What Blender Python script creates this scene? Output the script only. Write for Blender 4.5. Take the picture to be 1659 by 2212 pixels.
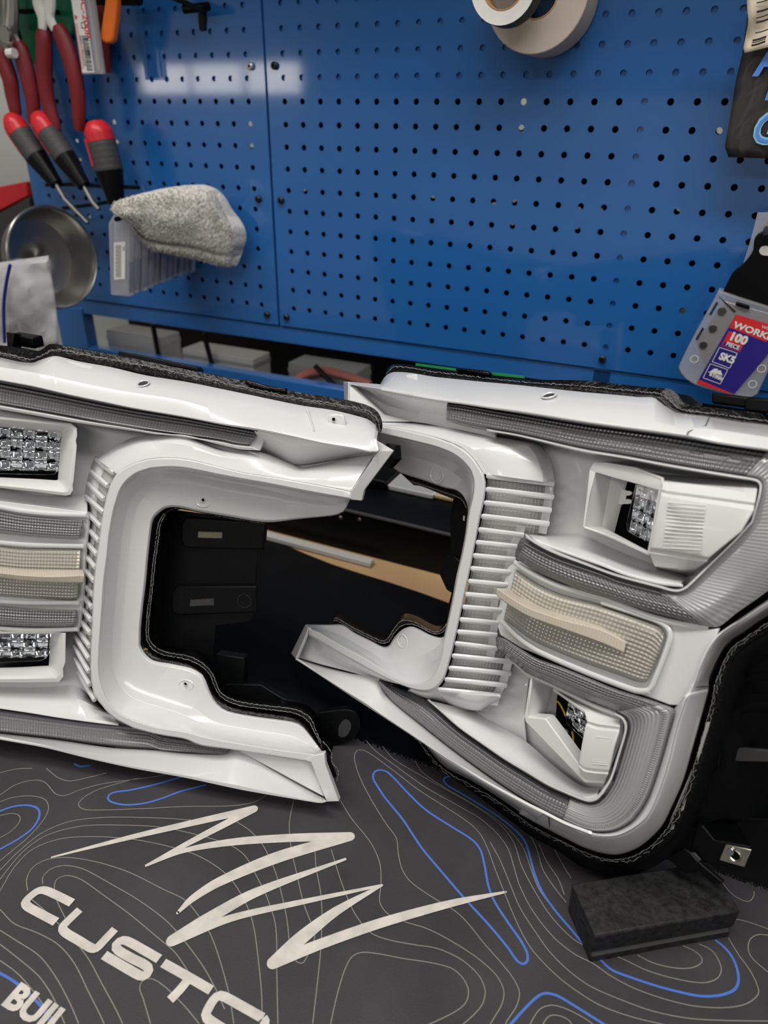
import bpy, bmesh, math, random
from mathutils import Vector, Matrix
import mathutils
random.seed(7)
S = bpy.context.scene
for o in list(bpy.data.objects): bpy.data.objects.remove(o)
COL = S.collection

# ------------------------------------------------------------------ camera
IW, IH, FPX = 1659.0, 2212.0, 1570.0
CAM = Vector((0.5549, -0.8868, 0.4970))
RIGHT = Vector((0.90451842, 0.42621697, 0.01362072))
DOWN = Vector((0.21025224, -0.41795374, -0.88380352))
FWD = Vector((-0.37099923, 0.80228035, -0.46765993))
cd = bpy.data.cameras.new('camera'); cam = bpy.data.objects.new('camera', cd); COL.objects.link(cam)
cd.sensor_fit = 'HORIZONTAL'; cd.sensor_width = 36.0; cd.lens = FPX / IW * 36.0
cd.clip_start = 0.02; cd.clip_end = 60
m = Matrix((RIGHT, -DOWN, -FWD)).transposed().to_4x4(); m.translation = CAM
cam.matrix_world = m
cd.dof.use_dof = True; cd.dof.focus_distance = 0.58; cd.dof.aperture_fstop = 8.0
S.camera = cam

# ------------------------------------------------------------------ light
w = bpy.data.worlds.new('world'); S.world = w; w.use_nodes = True
w.node_tree.nodes['Background'].inputs[0].default_value = (0.82, 0.91, 1.0, 1)
w.node_tree.nodes['Background'].inputs[1].default_value = 0.11
def area(name, loc, rot, sx, sy, power, col=(1, 0.96, 0.91)):
    l = bpy.data.lights.new(name, 'AREA'); l.shape = 'RECTANGLE'; l.size = sx; l.size_y = sy
    l.energy = power; l.color = col
    o = bpy.data.objects.new(name, l); COL.objects.link(o); o.location = loc; o.rotation_euler = [math.radians(a) for a in rot]
    return o
# two ceiling tube fixtures above the bench and one over the room behind
area('ceiling_lamp', (-0.15, -0.75, 1.75), (0, 0, 0), 1.5, 0.30, 17.5)
area('ceiling_lamp', (1.20, -1.0, 1.75), (0, 0, 0), 1.5, 0.30, 15)
area('ceiling_lamp', (0.3, -3.0, 1.75), (0, 0, 0), 2.4, 0.6, 34)
S.view_settings.view_transform = 'Standard'; S.view_settings.look = 'None'
S.view_settings.exposure = -0.03; S.view_settings.gamma = 1.0; S.view_settings.use_curve_mapping = False

# ------------------------------------------------------------------ materials
def mat(name, col, rough=0.5, metal=0.0, coat=0.0, spec=0.5, trans=0.0, ior=1.45, bump=None, var=None, alpha=1.0, sheen=0.0, emit=None, coatr=0.05):
    """bump=(kind, scale, strength); var=(scale, amount) gives a mild colour mottling"""
    M = bpy.data.materials.new(name); M.use_nodes = True
    nt = M.node_tree; b = nt.nodes['Principled BSDF']; L = nt.links.new
    b.inputs['Base Color'].default_value = (*col, 1); b.inputs['Roughness'].default_value = rough
    b.inputs['Metallic'].default_value = metal; b.inputs['Coat Weight'].default_value = coat; b.inputs['Coat Roughness'].default_value = coatr
    b.inputs['Specular IOR Level'].default_value = spec; b.inputs['Transmission Weight'].default_value = trans
    b.inputs['IOR'].default_value = ior; b.inputs['Alpha'].default_value = alpha; b.inputs['Sheen Weight'].default_value = sheen
    if emit:
        b.inputs['Emission Color'].default_value = (*emit[0], 1); b.inputs['Emission Strength'].default_value = emit[1]
    tc = nt.nodes.new('ShaderNodeTexCoord')
    if var:
        n = nt.nodes.new('ShaderNodeTexNoise'); n.inputs['Scale'].default_value = var[0]; n.inputs['Detail'].default_value = 6
        L(tc.outputs['Object'], n.inputs['Vector'])
        r = nt.nodes.new('ShaderNodeValToRGB'); a = var[1]
        r.color_ramp.elements[0].color = (*[c * (1 - a) for c in col], 1); r.color_ramp.elements[1].color = (*[min(1, c * (1 + a)) for c in col], 1)
        r.color_ramp.elements[0].position = 0.3; r.color_ramp.elements[1].position = 0.7
        L(n.outputs['Fac'], r.inputs['Fac']); L(r.outputs['Color'], b.inputs['Base Color'])
    if bump:
        kind, sc, st = bump
        bp = nt.nodes.new('ShaderNodeBump'); bp.inputs['Strength'].default_value = st; bp.inputs['Distance'].default_value = 0.002
        if kind == 'noise':
            n = nt.nodes.new('ShaderNodeTexNoise'); n.inputs['Scale'].default_value = sc; n.inputs['Detail'].default_value = 8
            L(tc.outputs['Object'], n.inputs['Vector']); L(n.outputs['Fac'], bp.inputs['Height'])
        else:                                    # 'grid' / 'ribs' / 'cells' on the UV map (UV is in metres)
            mp = nt.nodes.new('ShaderNodeMapping'); L(tc.outputs['UV'], mp.inputs['Vector'])
            s = 2 * math.pi / sc
            mp.inputs['Scale'].default_value = (s, s, 1)
            sx = nt.nodes.new('ShaderNodeSeparateXYZ'); L(mp.outputs['Vector'], sx.inputs[0])
            def sine(sock):
                q = nt.nodes.new('ShaderNodeMath'); q.operation = 'SINE'; L(sock, q.inputs[0])
                return q.outputs[0]
            if kind == 'cells':
                v = nt.nodes.new('ShaderNodeTexVoronoi'); v.inputs['Scale'].default_value = 1 / sc
                L(tc.outputs['UV'], v.inputs['Vector'])
                v.inputs['Randomness'].default_value = 0.15
                h = v.outputs['Distance']
            elif kind == 'ribs':
                h = sine(sx.outputs[0])
            elif kind == 'vribs':
                h = sine(sx.outputs[1])
            else:
                a1, a2 = sine(sx.outputs[0]), sine(sx.outputs[1])
                q = nt.nodes.new('ShaderNodeMath'); q.operation = 'ADD'; L(a1, q.inputs[0]); L(a2, q.inputs[1]); h = q.outputs[0]
            L(h, bp.inputs['Height'])
            bp.inputs['Distance'].default_value = sc * 0.22
        L(bp.outputs['Normal'], b.inputs['Normal'])
    return M
M = dict(
    white=mat('white_gloss_paint', (0.745, 0.755, 0.755), 0.28, coat=0.7),
    podwhite=mat('white_satin_plastic', (0.76, 0.765, 0.755), 0.38, coat=0.15),
    black=mat('black_moulded_plastic', (0.002, 0.0024, 0.003), 0.38, spec=0.22, bump=('noise', 700, 0.08)),
    seal=mat('black_butyl_sealant', (0.003, 0.003, 0.0035), 0.18, spec=0.4, bump=('noise', 260, 0.5)),
    fray=mat('grey_sealant_strands', (0.30, 0.295, 0.28), 0.6),
    lens=mat('grey_prismatic_lens', (0.27, 0.27, 0.285), 0.2, metal=0.3, coat=0.7, bump=('grid', 0.0027, 0.75)),
    lensrib=mat('grey_ribbed_lens', (0.50, 0.50, 0.51), 0.25, metal=0.35, coat=0.5, bump=('ribs', 0.0024, 0.25)),
    lenslong=mat('grey_long_ribbed_lens', (0.50, 0.50, 0.51), 0.25, metal=0.35, coat=0.5, bump=('vribs', 0.0023, 0.45)),
    lensfine=mat('grey_fine_ribbed_edge', (0.36, 0.36, 0.36), 0.25, metal=0.3, coat=0.5, bump=('ribs', 0.0016, 0.5)),
    lensedge=mat('dark_lens_edge', (0.10, 0.10, 0.115), 0.2, coat=0.5, bump=('ribs', 0.0014, 0.3)),
    marker=mat('beige_prismatic_lens', (0.50, 0.475, 0.42), 0.25, metal=0.25, coat=0.5, bump=('grid', 0.0030, 0.5)),
    fin=mat('cream_light_guide', (0.64, 0.58, 0.48), 0.4, coat=0.2, bump=('ribs', 0.0022, 0.25)),
    mesh=mat('grey_honeycomb_mesh', (0.52, 0.52, 0.50), 0.4, bump=('cells', 0.0028, 1.0)),
    chrome=mat('chrome', (0.86, 0.86, 0.88), 0.06, metal=1.0),
    zinc=mat('yellow_zinc', (0.72, 0.70, 0.58), 0.25, metal=1.0, var=(60, 0.25)),
    pcb=mat('green_circuit_board', (0.01, 0.22, 0.07), 0.35),
    yellow=mat('yellow_wire', (0.75, 0.5, 0.02), 0.45),
    hole=mat('deep_hole', (0.002, 0.002, 0.0025), 0.7, spec=0.1),
    glassdark=mat('smoked_clear_lens', (0.9, 0.92, 0.95), 0.03, trans=1.0, ior=1.2),
    board=mat('blue_enamelled_steel', (0.016, 0.132, 0.43), 0.30, coat=1.0, coatr=0.06, bump=('noise', 330, 0.035)),
    steel=mat('brushed_steel', (0.42, 0.41, 0.39), 0.32, metal=1.0),
    screw=mat('dark_screw', (0.03, 0.03, 0.032), 0.35, metal=0.6),
    screwlight=mat('light_screw', (0.55, 0.54, 0.5), 0.35, metal=0.7),
    mat=mat('charcoal_rubber_mat', (0.042, 0.039, 0.045), 0.55, var=(16, 0.22), bump=('noise', 900, 0.12)),
    matwhite=mat('cream_print', (0.66, 0.62, 0.57), 0.6, var=(70, 0.16)),
    matline=mat('grey_print_line', (0.27, 0.26, 0.235), 0.6),
    matblue=mat('blue_print_line', (0.075, 0.18, 0.60), 0.55),
    fuzz=mat('frayed_mat_edge', (0.16, 0.17, 0.18), 0.9),
    rubber=mat('worn_black_rubber', (0.013, 0.013, 0.014), 0.62, var=(220, 0.95), bump=('noise', 300, 0.25)),
    blackmat=mat('black_bench_cover', (0.003, 0.0032, 0.0036), 0.6, spec=0.2, var=(12, 0.5)),
    wood=mat('pale_wood', (0.56, 0.36, 0.19), 0.5, var=(9, 0.12)),
    red=mat('red_dipped_grip', (0.19, 0.012, 0.018), 0.45),
    redbright=mat('bright_red_plastic', (0.60, 0.02, 0.03), 0.35),
    greygrip=mat('grey_rubber_grip', (0.055, 0.055, 0.055), 0.6, bump=('noise', 200, 0.2)),
    orange=mat('orange_plastic', (0.85, 0.17, 0.01), 0.35, coat=0.3),
    green=mat('green_plastic', (0.0, 0.22, 0.10), 0.4),
    clear=mat('frosted_clear_plastic', (0.86, 0.86, 0.90), 0.25, trans=0.75, ior=1.2),
    film=mat('clear_bag_film', (0.85, 0.85, 0.87), 0.25, trans=0.55, ior=1.12),
    paper=mat('white_paper', (0.78, 0.77, 0.75), 0.6),
    ink=mat('black_ink', (0.02, 0.02, 0.022), 0.6),
    redink=mat('red_ink', (0.70, 0.03, 0.035), 0.5),
    blueink=mat('blue_ink', (0.028, 0.02, 0.24), 0.4),
    skyink=mat('light_blue_ink', (0.10, 0.30, 0.85), 0.5),
    whiteink=mat('white_ink', (0.82, 0.82, 0.82), 0.5),
    cloth=mat('grey_terry_cloth', (0.74, 0.72, 0.67), 0.95, var=(40, 0.10), sheen=0.4, bump=('noise', 300, 1.0)),
    foil=mat('black_foil_pouch', (0.05, 0.045, 0.042), 0.3, bump=('noise', 20, 0.6)),
    cream=mat('cream_masking_tape', (0.60, 0.52, 0.45), 0.6),
    core=mat('cardboard_core', (0.62, 0.36, 0.16), 0.7),
    wall=mat('pale_wall_paint', (0.66, 0.68, 0.66), 0.7),
    walldark=mat('dark_wall_paint', (0.10, 0.11, 0.12), 0.7),
    floor=mat('pale_grey_floor', (0.60, 0.60, 0.60), 0.5),
    greybox=mat('dark_grey_plastic', (0.04, 0.04, 0.042), 0.5),
    cardboard=mat('brown_cardboard', (0.55, 0.36, 0.16), 0.7),
    salmon=mat('salmon_hose', (0.60, 0.20, 0.17), 0.5),
)

# ------------------------------------------------------------------ tracing helpers
def ray(x, y): return RIGHT * ((x - IW / 2) / FPX) + DOWN * ((y - IH / 2) / FPX) + FWD
class Plane:
    """a tilted plane of the place; P(x, y, d) is the point seen at photo pixel x, y lying d metres in front of it"""
    def __init__(s, p, n): s.p = Vector(p); s.n = Vector(n).normalized()
    def __call__(s, x, y, d=0.0):
        r = ray(x, y); return CAM + r * ((s.p + s.n * d - CAM).dot(s.n) / r.dot(s.n))
def onz(x, y, z=0.0):
    r = ray(x, y); return CAM + r * ((z - CAM.z) / r.z)
def ony(x, y, Y=0.0):
    r = ray(x, y); return CAM + r * ((Y - CAM.y) / r.y)
def Q(x0, y0, k, pts):                     # crop coordinates -> photo pixels
    return [(x0 + p[0] * k, y0 + p[1] * k) + tuple(p[2:]) for p in pts]
def D(pts, d): return [(p[0], p[1], d) for p in pts]
def lerp(a, b, t): return tuple(a[i] + (b[i] - a[i]) * t for i in range(len(a)))
def mix(r1, r2, t, d=None):
    out = []
    for a, b in zip(r1, r2):
        q = lerp(a, b, t); out.append((q[0], q[1], d) if d is not None else q)
    return out
def resample(pts, n, smooth=True):
    P = [tuple(p) for p in pts]
    if len(P) == 1: return P * n
    if smooth and len(P) > 2:
        out = []
        for i in range(len(P) - 1):
            p0 = P[max(i - 1, 0)]; p1 = P[i]; p2 = P[i + 1]; p3 = P[min(i + 2, len(P) - 1)]
            for k in range(8):
                t = k / 8; t2 = t * t; t3 = t2 * t
                # damped catmull-rom (tension keeps long/short neighbours from overshooting)
                l1 = max(1e-9, sum((p2[j] - p0[j]) ** 2 for j in (0, 1)) ** .5); seg = sum((p2[j] - p1[j]) ** 2 for j in (0, 1)) ** .5
                l2 = max(1e-9, sum((p3[j] - p1[j]) ** 2 for j in (0, 1)) ** .5)
                q = []
                for j in range(len(p1)):
                    m1 = (p2[j] - p0[j]) / l1 * seg * .9; m2 = (p3[j] - p1[j]) / l2 * seg * .9
                    q.append((2 * t3 - 3 * t2 + 1) * p1[j] + (t3 - 2 * t2 + t) * m1 + (-2 * t3 + 3 * t2) * p2[j] + (t3 - t2) * m2)
                out.append(tuple(q))
        out.append(P[-1]); P = out
    L = [0]
    for a, b in zip(P, P[1:]): L.append(L[-1] + math.hypot(a[0] - b[0], a[1] - b[1]) + 1e-9)
    res = []; j = 0
    for i in range(n):
        t = L[-1] * i / (n - 1)
        while j < len(L) - 2 and L[j + 1] < t: j += 1
        res.append(lerp(P[j], P[j + 1], min(1, max(0, (t - L[j]) / (L[j + 1] - L[j])))))
    return res

def atx(row, xs):
    P = resample(row, 400); out = []; j = 0
    for x in xs:
        while j < len(P) - 2 and P[j + 1][0] < x: j += 1
        a, b = P[j], P[j + 1]; t = (x - a[0]) / (b[0] - a[0]) if abs(b[0] - a[0]) > 1e-6 else 0
        out.append((x, a[1] + (b[1] - a[1]) * min(1.5, max(-.5, t))))
    return out
def span(a, b, n): return [a + (b - a) * i / (n - 1) for i in range(n)]

# ------------------------------------------------------------------ object helpers
def link(o, parent=None):
    COL.objects.link(o)
    if parent is not None:
        o.parent = parent; o.matrix_parent_inverse = parent.matrix_world.inverted()
    return o
def tag(o, label=None, cat=None, group=None, kind=None):
    if label: o['label'] = label
    if cat: o['category'] = cat
    if group: o['group'] = group
    if kind: o['kind'] = kind
    return o
def thing(name, loc, label, cat, group=None, kind=None):
    o = bpy.data.objects.new(name, None); o.empty_display_size = 0.02; COL.objects.link(o); o.location = loc
    o.matrix_world = Matrix.Translation(loc)
    return tag(o, label, cat, group, kind)
class MB:
    def __init__(s): s.v = []; s.f = []; s.uv = []
    def vert(s, p): s.v.append(tuple(p)); return len(s.v) - 1
    def face(s, ids, uv=None): s.f.append(tuple(ids)); s.uv.append(uv)
    def grid(s, rows, uvs=None, close=False, closev=False):
        nr, n = len(rows), len(rows[0]); base = len(s.v)
        for r in rows:
            for p in r: s.v.append(tuple(p))
        # orient towards the camera by majority
        score = 0
        for i in range(nr - 1):
            for j in range(0, n - 1, max(1, n // 12)):
                a, b, c = Vector(rows[i][j]), Vector(rows[i][j + 1]), Vector(rows[i + 1][j])
                score += (b - a).cross(c - a).dot(CAM - a)
        flip = score < 0
        for i in range(nr - 1 if not closev else nr):
            for j in range(n - 1 if not close else n):
                i2, j2 = (i + 1) % nr, (j + 1) % n
                q = [base + i * n + j, base + i * n + j2, base + i2 * n + j2, base + i2 * n + j]
                u = [uvs[i][j], uvs[i][j2], uvs[i2][j2], uvs[i2][j]] if uvs else None
                if flip: q.reverse(); u = u[::-1] if u else None
                s.face(q, u)
    def box(s, c, sx, sy, sz, R=None):
        b = len(s.v); R = R or Matrix.Identity(3)
        for dx in (-.5, .5):
            for dy in (-.5, .5):
                for dz in (-.5, .5): s.v.append(tuple(Vector(c) + R @ Vector((dx * sx, dy * sy, dz * sz))))
        for f in ((0, 1, 3, 2), (4, 6, 7, 5), (0, 4, 5, 1), (2, 3, 7, 6), (0, 2, 6, 4), (1, 5, 7, 3)): s.face([b + i for i in f])
    def prism(s, front, back):
        """two matching closed loops joined by sides"""
        b = len(s.v); n = len(front)
        s.v += [tuple(p) for p in front] + [tuple(p) for p in back]
        fr = list(range(b, b + n)); bk = list(range(b + n, b + 2 * n))
        nrm = mathutils.geometry.normal([Vector(p) for p in front])
        out = Vector(front[0]) - Vector(back[0])
        if nrm.dot(out) < 0: s.face(fr[::-1]); s.face(bk); fl = True
        else: s.face(fr); s.face(bk[::-1]); fl = False
        for i in range(n):
            j = (i + 1) % n; q = [b + i, b + j, b + n + j, b + n + i]
            s.face(q if fl else q[::-1])
    def tube(s, path, rad, seg=10, cap=True, flat=1.0, up=None):
        P = [Vector(p) for p in path]; n = len(P)
        R = rad if isinstance(rad, (list, tuple)) else [rad] * n
        rings = []; prev = None
        for i in range(n):
            t = (P[min(i + 1, n - 1)] - P[max(i - 1, 0)]).normalized()
            if prev is None:
                a = up or (Vector((0, 0, 1)) if abs(t.z) < .9 else Vector((1, 0, 0)))
                u = (a - t * a.dot(t)).normalized()
            else: u = (prev - t * prev.dot(t)).normalized()
            prev = u; v = t.cross(u)
            rings.append([P[i] + (u * math.cos(k * 2 * math.pi / seg) + v * math.sin(k * 2 * math.pi / seg) * flat) * R[i] for k in range(seg)])
        b = len(s.v)
        for r in rings: s.v += [tuple(p) for p in r]
        for i in range(n - 1):
            for k in range(seg):
                k2 = (k + 1) % seg; s.face([b + i * seg + k, b + i * seg + k2, b + (i + 1) * seg + k2, b + (i + 1) * seg + k])
        if cap:
            s.face([b + k for k in range(seg)][::-1]); s.face([b + (n - 1) * seg + k for k in range(seg)])
    def ribbon(s, pts, wid, nrm, z=0.0):
        """flat printed stripe; wid number or list of widths"""
        P = [Vector(p) for p in pts]; n = len(P); W = wid if isinstance(wid, list) else [wid] * n
        b = len(s.v)
        for i in range(n):
            t = (P[min(i + 1, n - 1)] - P[max(i - 1, 0)]).normalized(); q = nrm.cross(t).normalized()
            s.v.append(tuple(P[i] + q * W[i] / 2 + nrm * z)); s.v.append(tuple(P[i] - q * W[i] / 2 + nrm * z))
        for i in range(n - 1): s.face([b + 2 * i, b + 2 * i + 1, b + 2 * i + 3, b + 2 * i + 2])
    def disc(s, c, u, v, r, n=20, r0=0.0):
        b = len(s.v)
        for k in range(n):
            a = 2 * math.pi * k / n; s.v.append(tuple(Vector(c) + u * math.cos(a) * r + v * math.sin(a) * r))
        if r0:
            for k in range(n):
                a = 2 * math.pi * k / n; s.v.append(tuple(Vector(c) + u * math.cos(a) * r0 + v * math.sin(a) * r0))
            for k in range(n): s.face([b + k, b + (k + 1) % n, b + n + (k + 1) % n, b + n + k])
        else: s.face([b + k for k in range(n)])
    def build(s, name, material, parent=None, smooth=True, thick=0.0, bevel=0.0, angle=35, sub=0, off=-1, seg=2):
        me = bpy.data.meshes.new(name); me.from_pydata(s.v, [], s.f)
        if any(u is not None for u in s.uv):
            ul = me.uv_layers.new(name='UVMap'); k = 0
            for f, u in zip(s.f, s.uv):
                for i in range(len(f)):
                    ul.data[k].uv = u[i] if u else (0, 0); k += 1
        me.validate()
        if smooth:
            me.polygons.foreach_set('use_smooth', [True] * len(me.polygons))
            me.set_sharp_from_angle(angle=math.radians(angle))
        me.materials.append(material)
        o = bpy.data.objects.new(name, me)
        link(o, parent)
        if thick:
            q = o.modifiers.new('thickness', 'SOLIDIFY'); q.thickness = thick; q.offset = off; q.use_even_offset = False
        if bevel:
            q = o.modifiers.new('bevel', 'BEVEL'); q.width = bevel; q.segments = seg; q.limit_method = 'ANGLE'; q.angle_limit = math.radians(28); q.harden_normals = False
        if sub:
            q = o.modifiers.new('sub', 'SUBSURF'); q.levels = sub; q.render_levels = sub
        return o
def rows3(P, rows, n=40, smooth=True):
    """pixel rows (or rows made of segments) -> world rows with metric uv"""
    R = []
    for r in rows:
        if isinstance(r[0], list):
            out = []
            for i, sg in enumerate(r):
                q = resample(sg, n, smooth); out += q if i == 0 else q[1:]
            R.append(out)
        else: R.append(resample(r, n, smooth))
    W = [[P(*p) for p in r] for r in R]
    mid = W[len(W) // 2]; us = [0.0]
    for a, b in zip(mid, mid[1:]): us.append(us[-1] + (b - a).length)
    uv = []; vs = 0.0
    for i, r in enumerate(W):
        if i:
            k = len(r) // 2; vs += (r[k] - W[i - 1][k]).length
        uv.append([(u, vs) for u in us])
    return W, uv
def loft(name, P, rows, material, parent, n=40, thick=0.002, bevel=0.0008, smooth=True, angle=35, mb=None, **kw):
    g = MB() if mb is None else mb
    W, uv = rows3(P, rows, n, smooth); g.grid(W, uv)
    if mb is None: return g.build(name, material, parent, thick=thick, bevel=bevel, angle=angle, **kw)
def slab(name, P, poly, d, depth, material, parent, bevel=0.001, n=None, smooth=False, angle=35, seg=2):
    """closed pixel outline cut from a plate lying d in front of the plane, depth thick"""
    if n: poly = resample(list(poly) + [poly[0]], n + 1, smooth)[:-1]
    fr = [P(p[0], p[1], p[2] if len(p) > 2 else d) for p in poly]; bk = [p - P.n * depth for p in fr]
    g = MB(); g.prism(fr, bk); return g.build(name, material, parent, bevel=bevel, angle=angle, seg=seg)
def strand(name, P, pts, d, r, material, parent, jit=1.6, n=90, breaks=0.0):
    """thin ragged line of left-over sealant"""
    g = MB(); q = resample(pts, n); cur = []
    for i, p in enumerate(q):
        a = P(p[0] + random.uniform(-jit, jit), p[1] + random.uniform(-jit, jit), (p[2] if len(p) > 2 else d) + random.uniform(-.0004, .0008))
        cur.append(a)
        if random.random() < breaks and len(cur) > 3: g.tube(cur, [r * random.uniform(.5, 1.3) for _ in cur], 5); cur = []
    if len(cur) > 2: g.tube(cur, [r * random.uniform(.5, 1.3) for _ in cur], 5)
    o = g.build(name, material, parent); o['kind'] = 'stuff'; return o
def text(name, body, size, origin, u, v, material, parent, bold=0.0, lift=0.0003, shear=0.0, sx=1.0, align='LEFT'):
    c = bpy.data.curves.new(name, 'FONT'); c.body = body; c.size = size; c.offset = bold; c.shear = shear; c.align_x = align
    c.resolution_u = 3
    t = bpy.data.objects.new(name, c); COL.objects.link(t)
    bpy.context.view_layer.update()
    me = bpy.data.meshes.new_from_object(t.evaluated_get(bpy.context.evaluated_depsgraph_get())); bpy.data.objects.remove(t)
    u = Vector(u).normalized(); v = Vector(v).normalized(); n = u.cross(v)
    me.transform(Matrix(((u.x * sx, v.x, n.x, origin[0] + n.x * lift), (u.y * sx, v.y, n.y, origin[1] + n.y * lift), (u.z * sx, v.z, n.z, origin[2] + n.z * lift), (0, 0, 0, 1))))
    me.materials.clear(); me.materials.append(material); me.name = name
    return link(bpy.data.objects.new(name, me), parent)
#@@BODY
# ------------------------------------------------------------------ the room
def quad(name, pts, material, kind='structure', thick=0.02):
    g = MB(); g.face([g.vert(p) for p in pts]); o = g.build(name, material, smooth=False, thick=thick, off=0)
    if kind: o['kind'] = kind
    return o
ZF, ZC = -0.90, 1.80
quad('floor', [(-4.8, -4.5, ZF), (4, -4.5, ZF), (4, .7, ZF), (-4.8, .7, ZF)], M['floor'])
quad('ceiling', [(-4.8, -4.5, ZC), (4, -4.5, ZC), (4, .7, ZC), (-4.8, .7, ZC)], M['wall'])
quad('wall_back', [(-4.8, .55, ZF), (4, .55, ZF), (4, .55, ZC), (-4.8, .55, ZC)], M['wall'])
quad('wall_left', [(-4.7, -4.5, ZF), (-4.7, .55, ZF), (-4.7, .55, ZC), (-4.7, -4.5, ZC)], M['wall'])
quad('wall_right', [(3.9, -4.5, ZF), (3.9, .55, ZF), (3.9, .55, ZC), (3.9, -4.5, ZC)], M['wall'])
quad('wall_front', [(-4.8, -4.4, ZF), (4, -4.4, ZF), (4, -4.4, 0.70), (-4.8, -4.4, 0.70)], M['wall'])
g = MB()
for i in range(3):
    x0 = -4.05 + i * .50; g.face([g.vert(q) for q in ((x0, -4.36, .71), (x0 + .46, -4.36, .71), (x0 + .46, -4.36, .90), (x0, -4.36, .90))])
g.build('window_1', mat('daylit_panes', (.9, .9, .9), .5, emit=((1, .93, .84), 9.0)), smooth=False)['kind'] = 'structure'
quad('trim_1', [(-4.8, -4.38, 0.70), (4, -4.38, 0.70), (4, -4.38, ZC), (-4.8, -4.38, ZC)], M['walldark'])

# ------------------------------------------------------------------ bench
PX = 0.0254
# unseen overhang added above the tool board to shade its upper rows of holes
g = MB(); g.box((.1, -.11, .905), 2.2, .24, .05); g.build('shade_overhang', M['walldark'], bevel=.004)['kind'] = 'structure'
g = MB(); g.box((0.4, -0.52, -0.0265), 2.6, 1.15, 0.044)
tag(g.build('workbench', M['wood'], bevel=0.003), 'pale wooden bench top showing behind the black cover', 'bench')
# black cover with a wavy rear edge
back = [(-.9, -.165), (-.3, -.165), (-.05, -.170), (.04, -.171), (.09, -.176), (.13, -.186), (.18, -.192), (.24, -.195), (.315, -.202), (.36, -.21), (.6, -.2), (1.6, -.2)]
bk = [(p[0], p[1]) for p in resample([(a, b) for a, b in back], 60)]
g = MB(); loop = [(x, y, -0.0028) for x, y in bk] + [(1.6, -1.05, -.0028), (-.9, -1.05, -.0028)]
g.prism([Vector(p) for p in loop], [Vector(p) - Vector((0, 0, .0016)) for p in loop])
tag(g.build('bench_cover', M['blackmat'], smooth=False), 'plain black bench cover sheet under the printed mat', 'cover')

# printed mat
MATY = -0.4505
desk_mat = thing('desk_mat', (0.4, -0.75, -0.0012), 'charcoal desk mat printed with contour lines and cream lettering', 'mat')
g = MB(); loop = [(-.8, -1.04, 0), (1.5, -1.04, 0), (1.5, MATY, 0), (-.8, MATY, 0)]
g.prism([Vector(p) for p in loop], [Vector(p) - Vector((0, 0, .0025)) for p in loop]); g.build('mat_sheet', M['mat'], desk_mat, smooth=False)
UP = Vector((0, 0, 1))
def printed(mb, pts, wid, n=None, z=0.00025, smooth=True):
    L = sum(math.hypot(a[0] - b[0], a[1] - b[1]) for a, b in zip(pts, pts[1:]))
    q = resample(pts, n or max(12, int(L / 7)), smooth)
    mb.ribbon([onz(p[0], p[1]) for p in q], [p[2] for p in q] if len(q[0]) > 2 else wid, UP, z)
m1 = lambda *p: Q(0, 1650, 830 / 1659, p)
m2 = lambda *p: Q(700, 1600, 700 / 1659, p)
m3 = lambda *p: Q(1150, 1700, 509 / 1659, p)
WH, BL = MB(), MB()
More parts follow.
